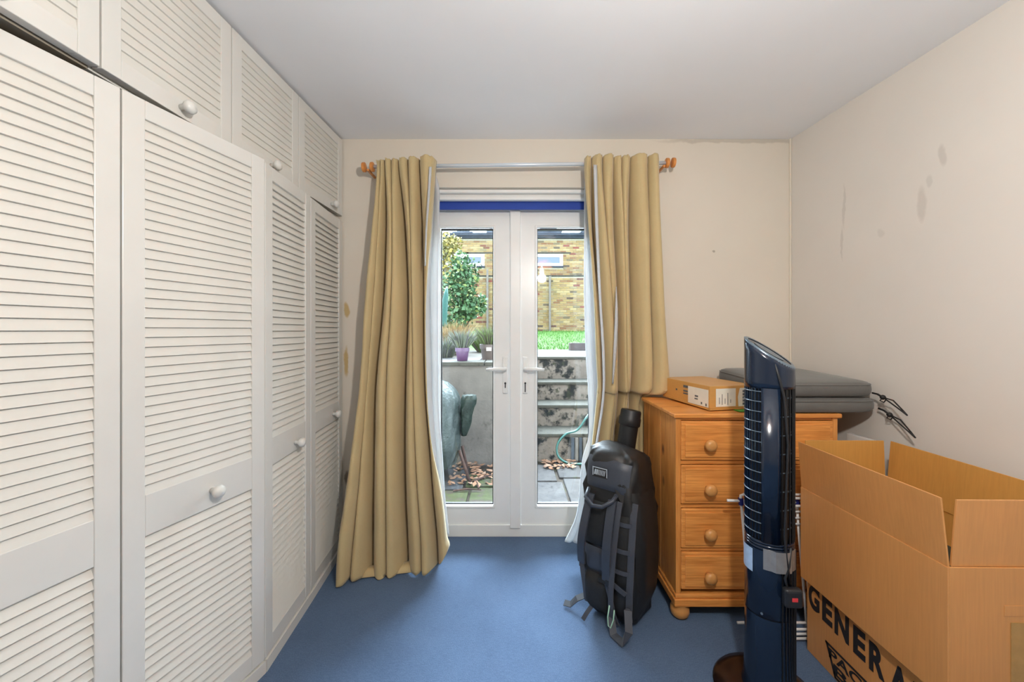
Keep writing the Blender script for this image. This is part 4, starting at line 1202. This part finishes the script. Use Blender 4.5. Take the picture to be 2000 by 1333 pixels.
for h in holes:
    fr = MB().ring((h[0],h[1],h[2]-0.9,h[3]-0.9),(h[0]+0.11,h[1]-0.11,h[2]+0.10-0.9,h[3]-0.10-0.9), -0.03, 0.02).build('window_frame', M_upvc, hs)
    MB().box(h[0]+0.10,h[1]-0.10,-0.008,-0.004,h[2]+0.09-0.9,h[3]-0.09-0.9).build('window_pane', M_wglass, fr)
    MB().box(h[0]-0.15,h[1]+0.30,-0.02,0.01,h[3]+0.02-0.9,h[3]+0.075-0.9).build('lintel', M_cope, hs)
    MB().box(h[0]-0.02,h[1]+0.02,-0.06,0.0,h[2]-0.06-0.9,h[2]-0.9).build('sill', M_slate, hs)
MB().box(-5.6,5.6,-0.16,0.4,hz(467)-0.9,hz(457)-0.9).build('fascia', M_slate, hs)
MB().box(-5.6,5.6,-0.24,-0.16,hz(463)-0.9,hz(459)-0.9).build('gutter', M_slate, hs)
# distant chimneys and roofs
def chimney(x0, x1, y0, Y, label, npots):
    s = Y/F
    t = thing('distant_chimney', label, 'chimney', ((x0+x1)/2*s-1000*s, Y, 0.9))
    w = (x1-x0)*s/2; h = CAMZ-(y0-HOR)*s-0.9
    MB().box(-w,w,0,0.6,0,h-0.12).build('stack', M_far, t)
    MB().box(-w-0.06,w+0.06,-0.06,0.66,h-0.12,h).build('cap', M_far, t)
    for k in range(npots):
        MB().lathe([(0.10,h),(0.12,h+0.05),(0.09,h+0.22)], (lerp(-w*0.7,w*0.7,(k+0.5)/npots),0.3,0), n=10).build('chimney_pot', M_far, t, smooth=True)
chimney(886, 921, 453, 22, 'wide grey chimney stack on the far roofs, left of the door centre strip', 4)
chimney(952, 972, 451, 24, 'narrow grey chimney stack on the far roofs beside the left door stile', 2)
chimney(1048, 1096, 448, 22, 'broad grey chimney stack with pots seen in the right door pane', 5)
chimney(1137, 1160, 449, 24, 'grey chimney stack half behind the right curtain lining', 2)
# posts against the walls
for (x, y0, y1, lab) in ((952,526,612,'thin grey post on the brick wall seen in the left pane'), (1074,540,646,'thin pale post standing against the brick wall in the right pane')):
    a = P(x, y1, GW-0.08); b = P(x, y0, GW-0.08)
    o = MB().box(-0.035,0.035,-0.03,0.03,0,b.z-1.15).build('timber_post', M_post, bevel=0.004); o.location = (a.x, a.y, 1.15)
    tag(o, lab, 'post')

def leaf_cloud(mb, c, rx, ry, rz_, n, size, seed, shell=0.2):
    R = random.Random(seed)
    for k in range(n):
        while True:
            p = Vector((R.uniform(-1,1), R.uniform(-1,1), R.uniform(-1,1)))
            if shell < p.length < 1: break
        p = Vector((c[0]+p.x*rx, c[1]+p.y*ry, c[2]+p.z*rz_))
        d = Vector((R.uniform(-1,1), R.uniform(-1,1), R.uniform(-0.6,1))).normalized()
        e = d.cross(Vector((R.uniform(-1,1), R.uniform(-1,1), R.uniform(-1,1)))).normalized()
        L = size*R.uniform(0.6,1.3); w = L*0.38
        mb.add([p-d*L*0.5, p+e*w, p+d*L*0.5, p-e*w], [(0,1,2,3)])
def blades(mb, c, n, h, spread, w, seed, droop=0.3):
    R = random.Random(seed)
    for k in range(n):
        a = R.uniform(0,6.28); r = R.random()**0.5
        b = Vector((c[0]+0.35*spread*r*math.cos(a), c[1]+0.35*spread*r*math.sin(a), c[2]))
        t = b + Vector((spread*r*math.cos(a)*R.uniform(.6,1), spread*r*math.sin(a)*R.uniform(.6,1), h*R.uniform(0.55,1.0)))
        m_ = lerp(b, t, 0.55) + Vector((0,0,h*droop*0.3))
        e = (t-b).cross(Vector((R.uniform(-1,1),R.uniform(-1,1),0.2))).normalized()*w
        mb.add([b-e, b+e, m_+e, m_-e], [(0,1,2,3)]); mb.add([m_-e, m_+e, t], [(0,1,2)])
def shrub(name, label, cat, base, parts, stems, m):
    t = thing(name, label, cat, base)
    mb = MB()
    for k, (c, r, n, s) in enumerate(parts): leaf_cloud(mb, Vector(c)-Vector(base), r[0], r[1], r[2], n, s, k+17)
    mb.build('foliage', m, t, fix=False)
    for (a, b) in stems:
        MB().tube([Vector(a)-Vector(base), lerp(Vector(a),Vector(b),0.5)-Vector(base)+Vector((0.03,0,0)), Vector(b)-Vector(base)], [0.025,0.02,0.012], 6).build('stem', M_rust, t)
    return t
SY = 9.0
shrub('holly_bush', 'dense green bush left of centre in front of the brick wall', 'bush', (P(903,640,SY).x, SY, 0.93),
      [(P(900,585,SY),(0.40,0.35,0.45),620,0.11),(P(905,545,SY),(0.36,0.3,0.36),480,0.10),(P(925,600,SY),(0.30,0.3,0.26),300,0.10),(P(900,515,SY),(0.22,0.22,0.30),220,0.09),(P(882,560,SY),(0.25,0.25,0.4),240,0.10),(P(892,622,SY),(0.42,0.3,0.26),300,0.10),(P(938,590,SY),(0.16,0.2,0.2),90,0.09),(P(915,528,SY),(0.34,0.2,0.3),120,0.09)],
      [((P(903,640,SY).x,SY,0.93),P(903,560,SY)),((P(903,640,SY).x,SY,0.93),P(920,590,SY))], M_leafy)
shrub('autumn_tree', 'thin yellowing tree at the left edge of the left pane', 'tree', tuple(P(858,650,10.5)),
      [(P(875,480,10.5),(0.42,0.3,0.38),420,0.10),(P(868,505,10.5),(0.3,0.3,0.5),280,0.10),(P(858,530,10.5),(0.3,0.3,0.5),200,0.10)],
      [(P(858,650,10.5),P(868,480,10.5))], M_leaf_y)
def clump(name, label, c, n, h, sp, w, m, seed):
    t = thing(name, label, 'plant', tuple(c))
    mb = MB(); blades(mb, (0,0,0), n, h, sp, w, seed); mb.build('foliage', m, t, fix=False)
    MB().lathe([(sp*0.25,0),(sp*0.3,0.02),(sp*0.1,0.05),(0,0.06)], n=10).build('root_crown', M_soil, t)
    return t
c = P(862,700,4.6); c.z = 0.932
clump('lavender_bush', 'silvery green lavender bush at the left of the garden bed', c + Vector((0,0.15,0)), 420, 0.30, 0.26, 0.004, M_lav, 4)
c = P(884,655,5.6); c.z = 0.93
clump('straw_grass_clump', 'dry straw coloured grass clump behind the purple pot', c, 520, 0.50, 0.30, 0.005, M_straw, 6)
c = P(948,650,6.3); c.z = 0.93
clump('heather_clump', 'dull green and mauve plant behind the brown pot', c, 420, 0.42, 0.36, 0.006, M_heath, 8)

def potted(name, label, px, base_y, Y, r, h, m, plant_m, ph, sp, seed, tagm=False):
    b = P(px, base_y, Y)
    t = thing(name, label, 'potted plant', (b.x, b.y, 0.966 if Y < 4.17 else 0.953))
    MB().lathe([(r*0.72,0.0),(r*0.76,0.004),(r*0.93,h*0.72),(r*1.02,h*0.72),(r*1.04,h),(r*0.96,h),(r*0.94,h*0.9),(0,h*0.9)], n=24).build('pot', m, t, auto=35)
    mb = MB(); blades(mb, (0,0,h*0.9), 340, ph, sp, 0.0035, seed); mb.build('foliage', plant_m, t, fix=False)
    if tagm: MB().box(-0.026,0.026,-r*1.09,-r*1.05,h*0.62,h*0.82).build('white_label', M_paper, t)
potted('potted_lavender', 'lavender in a small purple plastic pot on the garden wall', 903, 705, 4.05, 0.072, 0.135, M_pot_p, M_lav, 0.22, 0.16, 21)
potted('potted_heather', 'plant in a large brown pot with a white tag, on the garden wall', 956, 702, 4.30, 0.105, 0.175, M_pot_b, M_heath, 0.24, 0.18, 22, True)
tr = thing('planting_trough', 'low brown planting trough at the edge of the lawn', 'planter', (1.24, 6.5, 0.948))
MB().ring((-0.28,0.28,-0.09,0.09),(-0.25,0.25,-0.07,0.07),0,0.12).build('rim', M_trough, tr).rotation_euler = (math.pi/2,0,0)
tr.children[0].location = (0,0,0.0)
MB().box(-0.25,0.25,-0.07,0.07,0.004,0.10).build('compost', M_soil, tr)
# closed green parasol
pa = thing('closed_parasol', 'closed green parasol leaning at the left edge of the left pane', 'parasol', tuple(P(860,668,8.0)))
a = Vector((0,0,0)); b_ = P(873,560,8.0) - pa.location
MB().tube([a, b_], 0.018, 8).build('pole', M_post, pa, smooth=True)
pts = [lerp(a,b_,t) for t in (0.28,0.34,0.6,0.85,0.97)]
MB().tube(pts, [0.09,0.085,0.07,0.05,0.02], 10).build('canopy', M_para, pa, smooth=True)
# pale brick side wall at the far left
sw = thing('side_wall', 'pale brick side wall at the far left of the garden', 'wall', (-2.15, 10.6, 0.93))
MB().box(-0.4,0.5,0,0.2,0,2.0).build('mortar_core', M_mortar, sw)
brick_wall(sw, -2.6, -1.66, 0.95, 2.85, 10.6, M_brick2, (), lambda x, z: False, 5)

# covered barbecue
bq = thing('covered_barbecue', 'barbecue under a grey green tarpaulin on the patio', 'barbecue', (-0.77, 3.50, GZ))
def bpt(z, a, R_=random.Random(2)):
    T2 = [(0.14,0.26,0.22),(0.30,0.30,0.25),(0.55,0.31,0.26),(0.70,0.30,0.25),(0.80,0.25,0.22),(0.86,0.18,0.17),(0.895,0.08,0.09)]
    for k in range(len(T2)-1):
        if z <= T2[k+1][0]:
            t = (z-T2[k][0])/(T2[k+1][0]-T2[k][0]); rx, ry = lerp(T2[k][1],T2[k+1][1],t), lerp(T2[k][2],T2[k+1][2],t); break
    else: rx, ry = T2[-1][1:]
    w = 0.010*math.sin(a*9+z*6)*(1-z*0.6) + 0.006*math.sin(a*17-z*22)
    c, s = math.cos(a), math.sin(a)
    return Vector(((rx+w)*math.copysign(abs(c)**0.75,c), (ry+w)*math.copysign(abs(s)**0.75,s), z))
zs2 = [0.14+0.755*k/20 for k in range(21)]
mb = MB().grid([[bpt(z, 2*math.pi*j/60) for j in range(60)] for z in zs2], close=True)
mb.add([(0,0,0.91)], []); n0 = 20*60; mb.f += [(n0+j, n0+(j+1) % 60, len(mb.v)-1) for j in range(60)]
mb.build('tarpaulin', M_cover, bq, smooth=True)
lobe = []
for k in range(10):
    t = k/9; z = lerp(0.40,0.76,t); r = 0.018+0.05*t**0.7*(1-0.35*max(0,t-0.8)/0.2)
    lobe.append([(0.345+0.05*t+r*math.cos(2*math.pi*j/18)*(1+0.28*math.sin(j*2.3+k*0.7)), -0.06+1.1*r*math.sin(2*math.pi*j/18)*(1+0.28*math.sin(j*3.1+k*0.9)), z) for j in range(18)])
lm = MB().grid(lobe, close=True); lm.f += [tuple(range(17,-1,-1)), tuple(9*18+j for j in range(18))]
lm.build('gathered_corner', M_cover2, bq, smooth=True)
for (p, q) in ((P(897,880,3.45), P(919,962,3.36)), (P(903,872,3.60), P(914,928,3.62))):
    q = Vector(q); q.z = GZ+0.003
    MB().tube([p-bq.location, q-bq.location], 0.014, 8).build('leg', M_rust, bq, smooth=True)
for sx in (-0.22,):
    MB().tube([(sx,-0.1,0.2),(sx-0.04,-0.16,0.003)], 0.014, 8).build('leg', M_rust, bq, smooth=True)
# garden hose
hs_ = [P(1158,800,4.10),P(1146,815,3.97),P(1128,840,3.95),P(1106,848,3.94),P(1090,866,3.92),P(1088,885,3.90),P(1096,898,3.88),P(1112,907,3.86),P(1140,911,3.84),P(1175,905,3.84)]
for v in hs_: v.z = max(v.z, GZ+0.012)
dense = []
for k in range(len(hs_)*6-5):
    f = k/6
    dense.append(Vector([catmull([p[i] for p in hs_], min(f, len(hs_)-1.0001)) for i in range(3)]))
tag(MB().tube(dense, 0.011, 8).build('garden_hose', M_hose, smooth=True), 'teal garden hose looping down the garden steps', 'hose')
# grey gully cover beside the steps
gu = thing('gully_cover', 'small pale ribbed board leaning on the lowest garden step', 'board', (0.68, 3.965, GZ))
for k in range(4):
    MB().box(-0.075+k*0.04,-0.045+k*0.04,0,0.012,0.0,0.235).build('slat', M_render if k % 2 else M_slate, gu)
# fallen leaves and twigs at the foot of the wall
mb = MB(); R = random.Random(12)
for k in range(320):
    x = R.uniform(-0.60,0.03); y = R.uniform(3.30,3.86)
    if k > 230: x = R.uniform(0.30,0.62); y = R.uniform(3.72,3.95)
    if R.random() > 0.35 + (y-3.25): continue
    a = R.uniform(0,6.28); L = R.uniform(0.02,0.045); w = L*0.5; z = GZ + R.uniform(0.003,0.03)
    d = Vector((math.cos(a), math.sin(a), R.uniform(-.3,.3))); e = Vector((-math.sin(a), math.cos(a), R.uniform(-.3,.3)))
    p = Vector((x,y,z)); mb.add([p-d*L, p+e*w, p+d*L, p-e*w], [(0,1,2,3)])
stuff(mb.build('fallen_leaves', M_dead, fix=False), 'brown fallen leaves heaped at the foot of the wall', 'leaves')
for k, (a, b, lab) in enumerate(((P(925,925,3.4),P(968,918,3.55),'brown twig lying across the fallen leaves'), (P(935,955,3.25),P(928,930,3.4),'short dark twig by the barbecue leg'), (P(885,962,3.2),P(940,950,3.2),'bare stick lying on the mossy paving'))):
    a.z = GZ+0.012; b.z = GZ+0.02
    tag(MB().tube([a, lerp(a,b,0.5)+Vector((0,0.015,0.006)), b], [0.008,0.007,0.004], 6).build('twig', M_rust), lab, 'twig')
